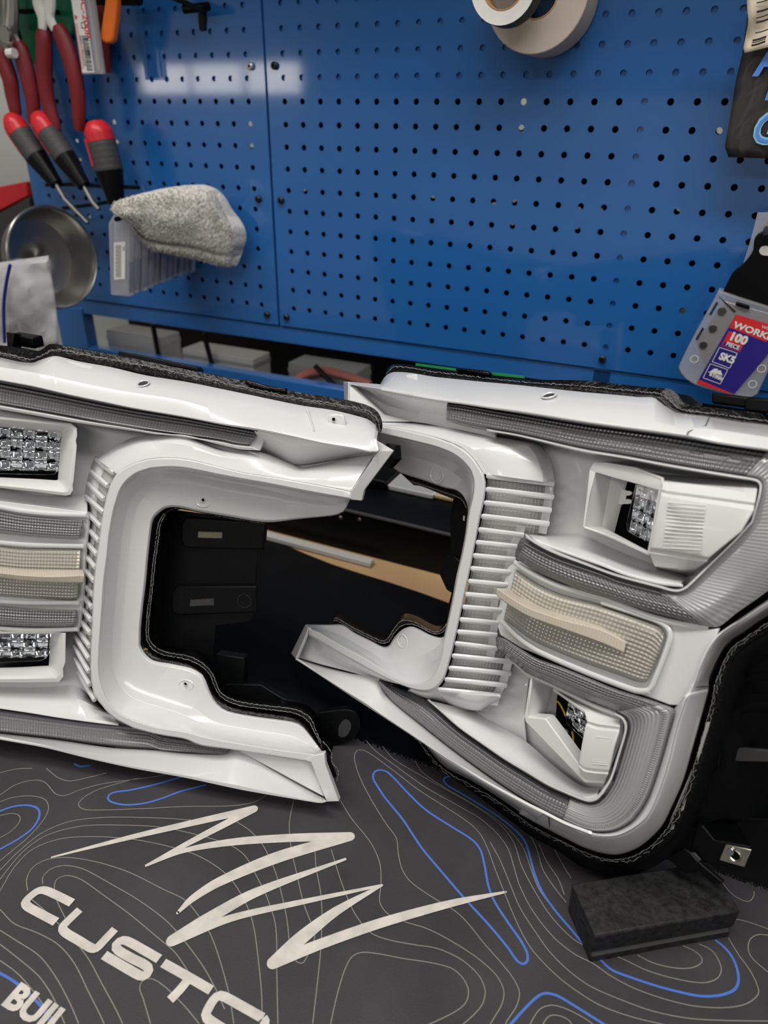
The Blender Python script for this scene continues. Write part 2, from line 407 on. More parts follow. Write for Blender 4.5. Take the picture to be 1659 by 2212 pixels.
for L in (
    m1((-120, 380), (0, 320), (50, 290), (85, 250), (85, 225), (50, 215), (0, 225), (-120, 270)), m1((-120, 220), (0, 165), (60, 145), (140, 140), (195, 155), (210, 190), (190, 240), (120, 320), (60, 370), (0, 420), (-120, 520)),
    m1((-120, 200), (0, 135), (60, 95), (120, 75), (170, 72), (200, 85), (240, 130), (280, 138), (340, 115), (430, 90), (520, 75), (700, 50), (860, -10)),
    m1((-60, 60), (0, 40), (80, 22), (140, 20)), m1((200, 20), (250, 60), (300, 75), (380, 60), (460, 40)),
    m1((600, 60), (430, 110), (370, 140), (340, 170), (345, 190), (390, 200), (600, 195), (800, 185), (1000, 182), (1100, 165), (1150, 135)),
    m1((-60, 520), (0, 460), (80, 380), (180, 300), (300, 250), (450, 232), (600, 232), (750, 238), (900, 250)),
    m1((-40, 560), (0, 500), (100, 380), (200, 310), (350, 270), (500, 265), (700, 275), (900, 320), (1000, 355), (1060, 400), (1110, 490), (1150, 570), (1190, 700), (1195, 900), (1200, 1123)),
    m1((0, 550), (60, 450), (140, 370), (260, 325), (400, 315), (560, 325), (720, 355), (860, 400), (980, 480), (1050, 580), (1090, 680), (1110, 800), (1130, 1000), (1130, 1123)),
    m1((120, 550), (115, 500), (140, 450), (200, 415), (290, 405), (420, 425), (560, 470), (700, 540), (800, 590), (860, 660), (910, 740), (950, 850), (990, 1000), (1010, 1123)),
    m1((185, 520), (185, 490), (220, 455), (280, 440), (360, 455), (480, 520), (600, 590), (720, 680), (800, 770), (880, 880), (930, 970), (970, 1060)),
    m1((130, 580), (200, 640), (300, 740), (380, 840), (440, 950), (500, 1060), (530, 1123)),
    m1((300, 700), (245, 590), (235, 530), (245, 500), (290, 483), (350, 500), (450, 570), (560, 650), (680, 750), (760, 820), (850, 960)),
    m1((-60, 590), (0, 630), (60, 690), (160, 730), (250, 780), (320, 860), (380, 980), (430, 1080), (450, 1123)),
    m1((-60, 690), (0, 720), (80, 770), (170, 830), (240, 920), (300, 1030), (340, 1123)), m1((-60, 740), (0, 780), (90, 850), (170, 920), (230, 1010), (280, 1123)),
    m1((-60, 820), (0, 850), (80, 910), (150, 990), (200, 1060), (240, 1123)),
    m1((650, 1123), (620, 1020), (603, 965), (620, 935), (660, 930), (720, 970), (800, 1050), (860, 1123)),
    m1((1270, 150), (1250, 250), (1255, 350), (1280, 470), (1310, 600), (1340, 680), (1360, 740), (1340, 800), (1310, 860), (1290, 860), (1275, 850)),
    m1((1020, 250), (1080, 290), (1140, 360), (1190, 470), (1220, 580), (1240, 680), (1250, 780)), m1((1360, 380), (1365, 450), (1385, 560), (1390, 650), (1385, 800), (1370, 950), (1350, 1123)),
    m1((1430, 370), (1460, 470), (1500, 580), (1540, 660), (1600, 730)) + m2((330, 1020), (460, 1045), (580, 1065), (700, 1120), (790, 1200), (825, 1280), (810, 1350), (760, 1410), (690, 1470)),
    m1((1470, 160), (1520, 240), (1600, 340), (1640, 430), (1645, 520), (1640, 600)) + m2((330, 890), (420, 930), (520, 960), (640, 1020), (780, 1110), (880, 1200), (920, 1280), (910, 1350), (870, 1420), (840, 1470)),
    m2((30, 1470), (60, 1330), (100, 1190), (140, 1110), (190, 1085), (280, 1092), (400, 1115), (560, 1140), (660, 1170), (720, 1230), (740, 1290), (720, 1350), (650, 1400), (500, 1470)),
    m2((920, 1470), (940, 1430), (985, 1360), (1000, 1290), (970, 1220), (900, 1130), (820, 1040), (740, 940), (680, 880), (600, 830), (520, 780), (440, 720), (400, 660), (380, 580), (370, 500), (320, 430), (240, 300), (180, 180), (155, 90), (165, 55), (195, 48), (240, 70), (350, 150), (480, 250), (620, 340), (740, 420), (800, 480), (840, 560), (880, 670), (920, 770), (960, 870), (1010, 980)) + m3((0, 1150), (150, 1310), (300, 1430), (480, 1540), (700, 1620), (950, 1680)),
    m2((215, 0), (260, 50), (380, 140), (520, 240), (680, 330), (800, 400), (880, 470), (940, 550), (970, 640), (1000, 740)) + m3((0, 870), (150, 1060), (300, 1180), (420, 1240), (550, 1330), (720, 1420), (950, 1500), (1150, 1545), (1350, 1555), (1500, 1530), (1590, 1460), (1580, 1390), (1530, 1290), (1450, 1180), (1380, 1065)),
    m2((850, 520), (900, 610), (950, 730), (1000, 850)) + m3((0, 990), (120, 1160), (250, 1290), (400, 1400), (600, 1490), (850, 1580), (1100, 1630), (1350, 1645), (1700, 1650)),
    m2((300, 30), (350, 90), (480, 170), (640, 260), (780, 340), (900, 430), (970, 520), (1010, 640)) + m3((0, 705), (100, 870), (200, 990), (330, 1100), (620, 1205), (800, 1290), (1000, 1350), (1200, 1380), (1300, 1350), (1330, 1290), (1310, 1220), (1260, 1150), (1170, 1105)),
    m2((465, 105), (500, 160), (600, 230), (720, 300), (850, 380), (950, 460), (1020, 550), (1060, 660), (1100, 760), (1180, 870), (1240, 940)),
    m2((780, 280), (860, 320), (960, 400), (1050, 480), (1090, 560), (1120, 660), (1170, 740), (1240, 830)), m2((1100, 530), (1140, 620), (1200, 710), (1230, 790)), m2((1180, 560), (1230, 650), (1265, 705)),
    m2((1045, 1470), (1100, 1380), (1160, 1355), (1230, 1370), (1330, 1420), (1400, 1470)), m2((1110, 1470), (1150, 1412), (1200, 1408), (1250, 1430), (1280, 1470)),
    m3((740, 1185), (850, 1240), (1000, 1275), (1120, 1275), (1190, 1240), (1190, 1200), (1130, 1150), (1060, 1120)),
    m3((1370, 935), (1450, 935), (1560, 965), (1720, 1025)), m3((1720, 1050), (1659, 1045), (1590, 1040), (1535, 1070), (1518, 1140), (1550, 1210), (1659, 1305), (1720, 1350)),
    m3((1340, 680), (1400, 750), (1480, 800), (1530, 805), (1558, 770), (1560, 735)),
    ): printed(WH, L, 0.00062)
for L in (
    m1((-60, 230), (0, 205), (60, 185), (120, 180), (165, 195), (170, 230), (140, 280), (80, 325), (0, 370), (-60, 410)), m1((890, 92), (780, 120), (700, 150), (620, 172), (540, 178), (480, 165), (465, 145), (490, 125), (560, 115), (650, 95), (760, 65), (830, 40)),
    m1((320, 0), (345, 12), (390, 8)), m1((-60, 880), (0, 905), (60, 940), (120, 990), (180, 1050), (210, 1100), (230, 1140)),
    m2((255, 205), (250, 180), (265, 155), (310, 155), (350, 185), (430, 270), (520, 355), (650, 440), (760, 510), (800, 560), (820, 630), (840, 740), (870, 820), (940, 930), (1010, 1030), (1040, 1090), (1040, 1130), (1020, 1145), (990, 1130), (940, 1060), (840, 940), (720, 810), (600, 670), (500, 550), (400, 400), (310, 290), (255, 205)),
    m2((670, 185), (630, 185), (612, 200), (625, 225), (700, 270), (800, 330), (900, 395), (980, 460), (1030, 520), (1055, 600), (1080, 690), (1120, 780), (1190, 880), (1250, 950), (1300, 1010), (1360, 1080)),
    m3((420, 1160), (490, 1230), (560, 1290), (700, 1345), (900, 1410), (1100, 1460), (1200, 1475), (1320, 1468), (1420, 1430), (1450, 1370), (1440, 1280), (1400, 1190), (1340, 1120), (1285, 1080)),
    m2((940, 1470), (1050, 1350), (1110, 1300), (1150, 1295), (1200, 1310), (1300, 1370), (1460, 1470)),
    ):
    BL = MB(); printed(BL, L, 0.0017, z=0.0003); BL.build('blue_contour_line', M['matblue'], desk_mat, smooth=False)
WH.build('contour_lines', M['matline'], desk_mat, smooth=False)['kind'] = 'stuff'

# the cream scribble: tapering strokes with rounded ends
SC = MB()
def stroke(pts, zz):
    """pts carry their width in crop pixels; converted to metres where they lie"""
    q = resample(pts, 60); P3 = [onz(p[0], p[1]) for p in q]
    W3 = [p[2] * 0.000163 for p in q]
    SC.ribbon(P3, W3, UP, zz)
    for e in (0, -1): SC.disc(P3[e] + UP * (zz + .00002 * (1 + e)), Vector((1, 0, 0)), Vector((0, 1, 0)), W3[e] / 2, 18)
mw = lambda *p: [(x * 830 / 1659, 1650 + y * 830 / 1659, wd) for x, y, wd in p]
for i, s_ in enumerate((mw((224, 405, 8), (600, 310, 30), (1095, 197, 44)), mw((1095, 197, 44), (850, 325, 34), (632, 441, 13)), mw((632, 441, 13), (790, 378, 26), (1000, 340, 40), (1250, 322, 46), (1510, 316, 50)),
        mw((1510, 316, 50), (1200, 405, 62), (950, 510, 48), (830, 585, 34), (768, 645, 14)), mw((1490, 414, 13), (1100, 560, 46), (900, 670, 56), (745, 765, 52)), mw((745, 765, 52), (1000, 668, 34), (1300, 600, 26), (1648, 527, 12)),
        mw((1648, 527, 12), (1450, 640, 42), (1300, 755, 60), (1180, 862, 52)), mw((1180, 862, 52), (1400, 775, 46), (1660, 685, 44), (1950, 605, 34), (2183, 556, 10)))): stroke(s_, 0.0005 + i * 0.00004)
SC.build('scribble_emblem', M['matwhite'], desk_mat, smooth=False)
def letter(name, strokes, wid):
    g = MB()
    for k, s_ in enumerate(strokes):
        q = resample(m1(*s_), 40, True); P3 = [onz(p[0], p[1]) for p in q]; g.ribbon(P3, wid, UP, 0.0007 + k * .00003)
    g.build(name, M['matwhite'], desk_mat, smooth=False)
lw = 0.0060
letter('letter_c', [((312, 603), (250, 572), (200, 550), (175, 548), (150, 560), (118, 588), (110, 602), (120, 618), (150, 636), (243, 685))], lw)
letter('letter_u', [((345, 632), (300, 675), (274, 702), (272, 716), (285, 732), (340, 765), (395, 798), (412, 800), (425, 792), (455, 760), (497, 716))], lw)
letter('letter_s', [((688, 845), (620, 806), (555, 770), (530, 764), (508, 775), (500, 790), (512, 808), (570, 842), (625, 870), (643, 888), (638, 908), (618, 920), (595, 912), (530, 875), (450, 828))], lw)
letter('letter_t', [((705, 862), (810, 921), (912, 980)), ((820, 925), (780, 975), (735, 1022))], lw)
letter('letter_o', [((1135, 1100), (1050, 1052), (965, 1006), (945, 1004), (925, 1018), (892, 1075), (890, 1092), (905, 1110), (985, 1160), (1070, 1205), (1095, 1200), (1130, 1150), (1145, 1120), (1135, 1100))], lw)
o0 = onz(3, 2168); text('lettering_buil', 'BUIL', 0.0205, o0, (1, 0, 0), (0, 1, 0), M['matwhite'], desk_mat, bold=0.0009, lift=0.0006, sx=1.12)
# frayed rear edge of the mat
g = MB()
for i in range(700):
    x = random.uniform(0.28, 0.75); a = Vector((x, MATY + random.uniform(-.0005, .0005), random.uniform(-.001, 0)))
    b = a + Vector((random.uniform(-.003, .003), random.uniform(-.0005, .003), random.uniform(0, .0018))); g.tube([a, (a + b) / 2 + Vector((0, 0, .0004)), b], 0.00009, 3, cap=False)
o = g.build('frayed_edge', M['fuzz'], desk_mat, smooth=False); o['kind'] = 'stuff'

# ------------------------------------------------------------------ blue tool board
tool_board = thing('pegboard', (0, 0.01, 0.17), 'blue perforated steel tool board with rails standing behind the bench', 'pegboard')
def perforated(name, i0, n, xl, xr, j0, j1, zt, zb, material, parent, y0=0.0, th=0.0012, r=0.0034):
    """sheet with real round holes: columns i0, i0+1.. (n of them), rows j0..j1; solid margins outside the cells"""
    g = MB(); K = 16
    x_lo, x_hi = (i0 - .5) * PX, (i0 + n - .5) * PX
    z_hi, z_lo = .60 - (j0 - .5) * PX, .60 - (j1 + .5) * PX
    def cell(cx, cz):
        h = PX / 2; ring = []; out = []
        for k in range(K):
            a = 2 * math.pi * (k + .5) / K; c, s_ = math.cos(a), math.sin(a); q = max(abs(c), abs(s_))
            ring.append(g.vert((cx + r * c, y0, cz + r * s_))); out.append(g.vert((cx + h * c / q, y0, cz + h * s_ / q)))
        # corner vertices close the square
        for k in range(K):
            k2 = (k + 1) % K; g.face([ring[k], out[k], out[k2], ring[k2]])
        inn = [g.vert((g.v[q][0], y0 + th, g.v[q][2])) for q in ring]
        for k in range(K): k2 = (k + 1) % K; g.face([ring[k], ring[k2], inn[k2], inn[k]])
        for sx in (-1, 1):
            for sz in (-1, 1):
                cands = [q for q in out if (g.v[q][0] - cx) * sx > 0 and (g.v[q][2] - cz) * sz > 0]
                c0 = g.vert((cx + sx * h, y0, cz + sz * h)); hv = [q for q in cands if abs(abs(g.v[q][2] - cz) - h) < 1e-6]; vv = [q for q in cands if abs(abs(g.v[q][0] - cx) - h) < 1e-6]
                if hv and vv:
                    a = max(hv, key=lambda q: abs(g.v[q][0] - cx)); b = max(vv, key=lambda q: abs(g.v[q][2] - cz)); g.face([a, c0, b] if sx * sz < 0 else [a, b, c0])
    for i in range(n):
        for j in range(j0, j1 + 1): cell((i0 + i) * PX, .60 - j * PX)
    for (a, b, c, d) in ((xl, x_lo, zb, zt), (x_hi, xr, zb, zt), (x_lo, x_hi, z_hi, zt), (x_lo, x_hi, zb, z_lo)):
        if b > a and d > c: g.face([g.vert(p) for p in ((a, y0, c), (b, y0, c), (b, y0, d), (a, y0, d))])
    for (a, b) in (((xl, zb), (xr, zb)), ((xr, zb), (xr, zt)), ((xr, zt), (xl, zt)), ((xl, zt), (xl, zb))):   # folded edges
        g.face([g.vert(p) for p in ((a[0], y0, a[1]), (b[0], y0, b[1]), (b[0], y0 + .012, b[1]), (a[0], y0 + .012, a[1]))])
    return g.build(name, material, parent, smooth=False)
ZT = 0.60 + 6.2 * PX
perforated('perforated_panel', 0, 26, -.0240, 25.9 * PX, -5, 13, ZT, .2435, M['board'], tool_board)
perforated('perforated_panel', -17.12, 16, -.4700, -.0275, -5, 13, ZT, .2435, M['board'], tool_board)
g = MB(); g.box((.11, .0095, .2295), 1.18, .013, .0225); g.build('lower_rail', M['board'], tool_board, bevel=.0005)
g = MB(); g.box((.11, .014, .45), 1.17, .003, .60)
# rear channels seen through the holes: a stiffening rib and a top channel
g = MB(); g.box((17 * PX, .0075, .47), .02, .009, .56); g.build('stiffening_rib', M['board'], tool_board)
g = MB(); g.box((.12, .0085, .60), 1.12, .010, .125); g.build('top_channel', M['board'], tool_board)
for x in (-.455, -.412, .66):
    pass
g = MB(); g.box((-.4405, .012, .1115), .06, .024, .230); g.build('leg', M['board'], tool_board, bevel=.002)
g = MB(); g.box((.648, .012, .1115), .06, .024, .230); g.build('leg', M['board'], tool_board, bevel=.002)
g = MB(); g.box((.11, .010, .143), 1.04, .02, .040); g.build('cross_beam', M['board'], tool_board, bevel=.002)
sg = None
for k, (i, j, mm) in enumerate(((-1.84, 1.5, 'screwlight'), (-.45, 1.5, 'screw'), (-1.86, 7.49, 'screw'), (-.46, 7.49, 'screw'), (-1.76, 13.52, 'screw'), (-.47, 13.52, 'screw'), (16.94, 13.56, 'screw'))):
    g = MB(); c = Vector((i * PX, 0, .6 - j * PX)); g.tube([c, c + Vector((0, -.0035, 0)), c + Vector((0, -.0048, 0))], [.0044, .0044, .003], 14)
    so = g.build('screw', M[mm], tool_board)
    h = MB(); h.tube([c + Vector((0, -.0046, 0)), c + Vector((0, -.0050, 0))], [.0018, .0018], 6); h.build('socket', M['hole'], so)
# dark backing behind the board with a few gaps that let the pale wall show
gaps = [(1130, 223), (1126, 272), (660, 412), (935, 428), (1070, 437), (1109, 438), (1258, 447), (1297, 449), (1107, 481), (1252, 494), (1510, 463), (1473, 671), (1564, 231), (1550, 281), (1215, 740), (1262, 745), (541, 268), (543, 316), (1467, 457), (1500, 513), (237, 172), (250, 262), (256, 308), (262, 352), (168, 305), (176, 347), (113, 134), (195, 465), (200, 500)]
BY = 0.034; CP = 0.0127; cells = {}
for gx, gy in gaps:
    p = ony(gx, gy, BY); cells[(math.floor((p.x + .5) / CP), math.floor(p.z / CP))] = p
g = MB(); nx, z0i, z1i = int(1.18 / CP), int(.22 / CP), int(.76 / CP)
for i in range(nx):
    for j in range(z0i, z1i):
        if (i, j) in cells: continue
        x0, z0 = i * CP - .5, j * CP; g.face([g.vert(p) for p in ((x0, BY, z0), (x0 + CP, BY, z0), (x0 + CP, BY, z0 + CP), (x0, BY, z0 + CP))])
for (i, j), p in cells.items():                              # gap cells keep a frame round an oval opening
    x0, z0 = i * CP - .5, j * CP; K = 12; rr = .0042
    cx = min(max(p.x, x0 + rr + .0003), x0 + CP - rr - .0003); cz = min(max(p.z, z0 + rr + .0003), z0 + CP - rr - .0003)
    ring = [g.vert((cx + rr * math.cos(2 * math.pi * (k + .5) / K), BY, cz + rr * math.sin(2 * math.pi * (k + .5) / K))) for k in range(K)]
    cs = [g.vert(q) for q in ((x0 + CP, BY, z0 + CP), (x0, BY, z0 + CP), (x0, BY, z0), (x0 + CP, BY, z0))]
    for c in range(4):
        a = c * 3
        for k in range(a, a + 2): g.face([cs[c], ring[k % K], ring[(k + 1) % K]])
        g.face([cs[c], ring[(a + 2) % K], ring[(a + 3) % K], cs[(c + 1) % 4]])
g.build('backing_sheet', mat('dark_blue_backing', (0.006, 0.010, 0.022), 0.6), tool_board, smooth=False)
# ------------------------------------------------------------------ headlight on the left (opening to the right)
def normal(yaw, lean):
    a, b = math.radians(yaw), math.radians(lean); return Vector((math.sin(a) * math.cos(b), -math.cos(a) * math.cos(b), math.sin(b)))
PA = Plane(onz(735, 1732, .010), normal(14, 20))
LA = thing('headlight', onz(400, 1690, 0), 'white headlight housing lying left, its square opening facing right', 'headlight', 'pair of opened truck headlights')
def ext(r, dx=130):
    a, b = r[0], r[1]; t = dx / max(8.0, abs(b[0] - a[0])); s_ = (b[1] - a[1]) / max(8.0, abs(b[0] - a[0]))
    return [(a[0] - dx, a[1] - s_ * dx) + tuple(a[2:])] + list(r)
a1 = lambda *p: Q(0, 700, 400 / 1659, p)
a2 = lambda *p: Q(0, 1060, 400 / 1659, p)
a3 = lambda *p: Q(0, 1340, 400 / 1659, p)
a4 = lambda *p: Q(480, 780, 400 / 1659, p)
a5 = lambda *p: Q(280, 1060, 400 / 1659, p)
a6 = lambda *p: Q(280, 1360, 500 / 1659, p)

# upper trim: rim line, fold line, lower edge
A_top = ext([(0, 772), (14, 775), (41, 781), (70, 783.5), (83, 779), (96, 774), (113, 769), (125, 769), (169, 780), (241, 793), (313, 810), (400, 824), (480, 840), (552, 855), (649, 875), (721, 886), (789, 903), (805, 911), (816, 924), (818, 937), (815, 948)])
A_fold = ext(a1((0, 385), (290, 432), (700, 520), (1100, 600), (1659, 690)) + a4((200, 520), (600, 590), (900, 655), (1250, 700), (1385, 712)))
A_low = ext([(0, 820.5), (72, 834), (145, 851), (217, 866), (289, 881), (400, 900), (480, 915), (552, 925), (625, 940), (697, 956), (769, 968), (806, 976), (818, 973)])
g = MB()
segs = lambda r, x: ([p for p in r if p[0] <= x], [p for p in r if p[0] >= x])
xs = span(-128, 800, 120)
tr = [atx(A_top[:-3], xs) + [(812, 918), (818, 932), (815, 948)], atx(A_fold, xs) + [(808, 948), (812, 949), (815, 950)], atx(A_low, xs) + [(806, 974.5), (812, 975), (818, 973)]]
W_ = [[PA(p[0], p[1], d) for p in r] for r, d in ((tr[0], -.034), (mix(tr[0], tr[1], .5), -.0185), (tr[1], -.006), (tr[2], 0))]; g.grid(W_)
g.build('upper_trim', M['white'], LA, thick=.0022, bevel=.0007)
# bright raised pad at the upper left of the trim
slab('trim_pad', PA, [(113, 771, -.0315), (66, 806, -.0115), (190, 826, -.010), (200, 790, -.0300)], 0, .003, M['white'], LA, bevel=.0008)
# dimple, fold line and blind hole in the trim
def hole(P, x, y, d, rx, name, parent, depth=.006, mat_in='hole', rimmat='white', tilt=None, sq=1.0):
    c = P(x, y, d); u = (P(x + 10, y, d) - c).normalized(); v = P.n.cross(u).normalized(); nn = P.n
    if tilt: v = (P(x, tilt[0], tilt[1]) - P(x, tilt[2], tilt[3])).normalized(); u = (u - v * u.dot(v)).normalized(); nn = u.cross(v); nn = nn if nn.dot(CAM - c) > 0 else -nn
    g = MB(); K = 24
    def ring(r, z): return [c + u * math.cos(2 * math.pi * k / K) * r + v * math.sin(2 * math.pi * k / K) * r * sq + nn * z for k in range(K)]
    g.grid([r + [r[0]] for r in (ring(rx * 1.35, .0002), ring(rx * 1.18, .0010), ring(rx, .0004), ring(rx * .92, -depth))])
    o = g.build(name, M[rimmat], parent)
    h = MB(); h.face([h.vert(p) for p in ring(rx * .93, .0002)]); h.build('bore', M[mat_in], o, smooth=False)
hole(PA, 309, 829, -.0184, .0042, 'screw_hole', LA, mat_in='greybox', tilt=(810, -.034, 851, -.006))
slab('screw_recess', PA, a4((950, 480), (1010, 470), (1090, 480), (1115, 600), (1080, 606), (945, 565)), -.0178, .003, M['white'], LA, bevel=.0012)
hole(PA, 721, 906, -.0172, .0013, 'screw_hole', LA)
g = MB(); g.tube([PA(*p) for p in D(a4((760, 425)), -.0265) + D(a4((790, 520)), -.0165) + D(a4((822, 625)), -.0065)], .0006, 6); g.build('fold_ridge', M['white'], LA)

# black rim and ragged sealant over the trim
A_rim = ext(a1((0, 190), (100, 200), (230, 225), (350, 245), (400, 210), (445, 178), (540, 185), (680, 215), (1100, 290), (1659, 405)) + a4((250, 190), (600, 265), (1100, 345), (1300, 395), (1390, 450), (1430, 530), (1435, 600), (1415, 650)))
A_mid = ext(a1((0, 258), (150, 290), (280, 320), (380, 275), (470, 240), (560, 235), (800, 285), (1150, 345), (1659, 450)) + a4((250, 245), (600, 320), (1000, 385), (1280, 440), (1370, 500), (1405, 570), (1408, 640)))
def rimd(r, a, b): return [(p[0], p[1], a + (b - a) * min(1, max(0, (p[0] - 560) / 140))) for p in resample(r, 120)]
loft('housing_rim', PA, [rimd(A_rim, -.062, -.0485), rimd(A_rim, -.048, -.0475), D(A_mid, -.046), D(A_mid, -.040), D(A_top, -.036)], M['seal'], LA, n=140, thick=.002, bevel=0)
strand('sealant_strands', PA, D(A_mid, -.0395), 0, .00036, M['fray'], LA, jit=1.8, n=320, breaks=.03)
strand('sealant_strands', PA, D(A_mid, -.0392), 0, .00022, M['fray'], LA, jit=3.2, n=260, breaks=.25)
# housing body behind (a C-shaped shell)
A_out = [p[:2] for p in resample(A_rim, 40)]
A_in = [(576, 1128), (480, 1112), (372, 1094), (345, 1104), (328, 1122), (304, 1361), (304, 1393), (318, 1416), (372, 1435), (436, 1462), (468, 1518), (551, 1548), (636, 1560), (672, 1590)]
A_bot = [(712, 1690), (640, 1700), (400, 1650), (200, 1615), (-130, 1585)]
slab('housing', PA, [p for p in A_out if p[0] < 600] + [(600, 875), (590, 1080)] + A_in + A_bot, -.055, .022, M['black'], LA, bevel=.002)
# clip and ledges on the housing top
g = MB()
c = PA(58, 735, -.075); g.box(c, .030, .012, .010); g.build('clip_block', M['black'], LA, bevel=.0012)
slab('clip_wing', PA, [(13, 717), (30, 719), (28, 752), (15, 750)], -.062, .012, M['black'], LA)
slab('top_ledge', PA, [(255, 758), (285, 763), (425, 792), (430, 802), (285, 776), (255, 772)], -.064, .012, M['black'], LA)
loft('arm_back', PA, [D([(600, 885), (700, 905), (780, 920), (800, 940)], -.046), D([(600, 1080), (700, 1060), (745, 1050), (790, 985)], -.046)], M['black'], LA, n=10, bevel=0)
slab('sealant_blob', PA, a4((185, 170), (215, 165), (290, 185), (350, 205), (420, 225), (480, 235), (570, 240), (575, 285), (400, 260), (250, 225)), -.044, .006, M['seal'], LA, bevel=.002)

# upper lens strip and its frame
A_l0 = ext(a1((0, 515), (300, 575), (600, 637), (900, 700), (1200, 757), (1659, 832)) + [(480, 916), (540, 927), (557, 931)])
A_l1 = ext([(0, 873.6), (48, 882), (120.6, 895), (193, 908.6), (265, 920.6), (337.5, 932.6), (400, 941), (480, 952), (504, 958), (538, 962)])
A_l2 = ext(a1((0, 765), (300, 818), (600, 872), (900, 918), (1250, 967), (1390, 990), (1659, 1010)) + a4((150, 790), (330, 802)))
rr = [resample(A_l0, 60), resample(A_l1, 60)]
loft('lens_edge', PA, [D(rr[0], -.004), D(mix(rr[0], rr[1], .10), -.010)], M['lensedge'], LA, n=60, thick=.001, bevel=0)
loft('upper_lens', PA, [D(mix(rr[0], rr[1], .10), -.010), D(mix(rr[0], rr[1], .92), -.0085), D(rr[1], -.012)], M['lens'], LA, n=110, thick=.002, bevel=0)
loft('lens_frame', PA, [D(A_l1, -.012), D(mix(resample(A_l1, 50), resample(A_l2, 50), .35), -.0075), D(A_l2, -.0085)], M['white'], LA, n=90, thick=.002, bevel=.0005)
slab('lens_end', PA, a4((325, 615), (400, 635), (335, 805), (320, 800), (240, 757)), -.0135, .003, M['white'], LA, bevel=.0006)

# C-shaped frame: outer shoulder, front lip, inner wall, recessed flange
E1 = [a4((1152, 1168), (1000, 1135), (700, 1080), (400, 1030), (200, 1000), (0, 952)) + a1((1659, 1205), (1450, 1195), (1330, 1207)),
      a1((1330, 1207), (1220, 1237), (1120, 1282), (1040, 1342), (985, 1440), (960, 1520)) + a2((945, 80)),
      a2((945, 80), (920, 200), (900, 330), (880, 500), (850, 700), (830, 900), (825, 1150), (815, 1361), (808, 1561)),
      a3((808, 400), (820, 580), (850, 680), (900, 750), (980, 840), (1080, 910), (1200, 970)),
      a3((1200, 970), (1350, 1010), (1500, 1040), (1659, 1065)) + a6((500, 830), (720, 860), (1000, 900), (1270, 945))]
E2 = [a4((1152, 1240), (800, 1180), (400, 1100), (0, 1030)) + a1((1659, 1297), (1500, 1288), (1350, 1300)),
      a1((1350, 1300), (1230, 1342), (1140, 1412), (1080, 1500), (1040, 1620)) + a2((1035, 140)),
      a2((1035, 140), (1020, 200), (985, 400), (965, 600), (940, 800), (925, 1000), (910, 1200), (895, 1400), (888, 1561)),
      a3((888, 400), (895, 500), (920, 600), (970, 720), (1060, 820), (1180, 880)),
      a3((1180, 880), (1400, 950), (1659, 990)) + a6((600, 775), (900, 830), (1200, 875), (1392, 890))]
E3 = [a4((1140, 1250), (1115, 1310), (1075, 1362), (1000, 1385), (700, 1415), (400, 1445), (0, 1385)) + a5((600, 185), (450, 152), (380, 148)),
      a5((380, 148), (320, 160), (270, 195), (225, 240), (205, 290), (195, 350)),
      a5((195, 350), (180, 480), (165, 620), (150, 800), (120, 1050), (102, 1230), (100, 1330)),
      a5((100, 1330), (102, 1390), (150, 1470), (220, 1520), (380, 1550)),
      a5((380, 1550), (560, 1590)) + a6((490, 300), (530, 330), (560, 400), (590, 470), (630, 530), (700, 580), (900, 620), (1180, 660), (1240, 690), (1300, 760), (1392, 888))]
def SD(r, d): return [D(s_, d) for s_ in r]
def smix(a, b, t, d, n=24): return [D(mix(resample(x, n), resample(y, n), t), d) for x, y in zip(a, b)]
loft('c_frame_lip', PA, [SD(E1, -.003), smix(E1, E2, .12, 0), smix(E1, E2, .85, 0), SD(E2, -.0025)], M['white'], LA, n=26, thick=.002, bevel=.0004)
loft('inner_flange', PA, [SD(E2, -.0025), smix(E2, E3, .10, -.010), smix(E2, E3, .30, -.022), smix(E2, E3, .52, -.027), smix(E2, E3, .94, -.029), SD(E3, -.032)], M['white'], LA, n=30, thick=.002, bevel=.0004, angle=50)
# shoulder of the upper arm and round the corner
Sx = a4((1360, 828), (1100, 880), (720, 950), (640, 925), (330, 812), (0, 800)) + a1((1659, 1012), (1390, 995), (1200, 1012), (1050, 1082), (950, 1152), (868, 1212))
E1u = E1[0] + E1[1][1:4]
E1u = [p for p in E1u]
ru, rs = resample(E1u, 60), resample(Sx, 60)
def sstep(x, a, b): t = min(1, max(0, (x - a) / (b - a))); return t * t * (3 - 2 * t)
rs = [(p[0], p[1], -.013 - .017 * sstep(p[0], 470, 660) - .014 * (1 - sstep(p[0], 250, 400))) for p in rs]
loft('c_frame_shoulder', PA, [rs, [(a[0], a[1], b[2] * .45) for a, b in zip(mix([p[:2] for p in rs], ru, .35), rs)], D(mix([p[:2] for p in rs], ru, .75), -.005), D(ru, -.003)], M['white'], LA, n=80, thick=.002, bevel=.0003, angle=50)
# recess between trim and shoulder
Lo = [p for p in A_low if p[0] > 550]
loft('arm_recess', PA, [D(resample([(545, 925)] + Lo, 30), -.004), D(resample(a4((330, 700), (600, 780), (900, 800), (1300, 812), (1380, 818)), 30), -.016), D(resample(a4((325, 800), (480, 860), (640, 928), (900, 900), (1360, 828)), 30), -.0305)], M['white'], LA, n=50, thick=.002, bevel=.0003, angle=25, smooth=False)
slab('arm_backing', PA, [(290, 935), (545, 925), (700, 955), (812, 976), (800, 985), (655, 1010), (480, 985), (335, 950)], -.036, .002, M['white'], LA, bevel=0)
slab('arm_backing', PA, [(200, 1530), (330, 1580), (480, 1612), (680, 1650), (700, 1722), (600, 1690), (480, 1650), (250, 1615)], -.018, .002, M['white'], LA, bevel=0)
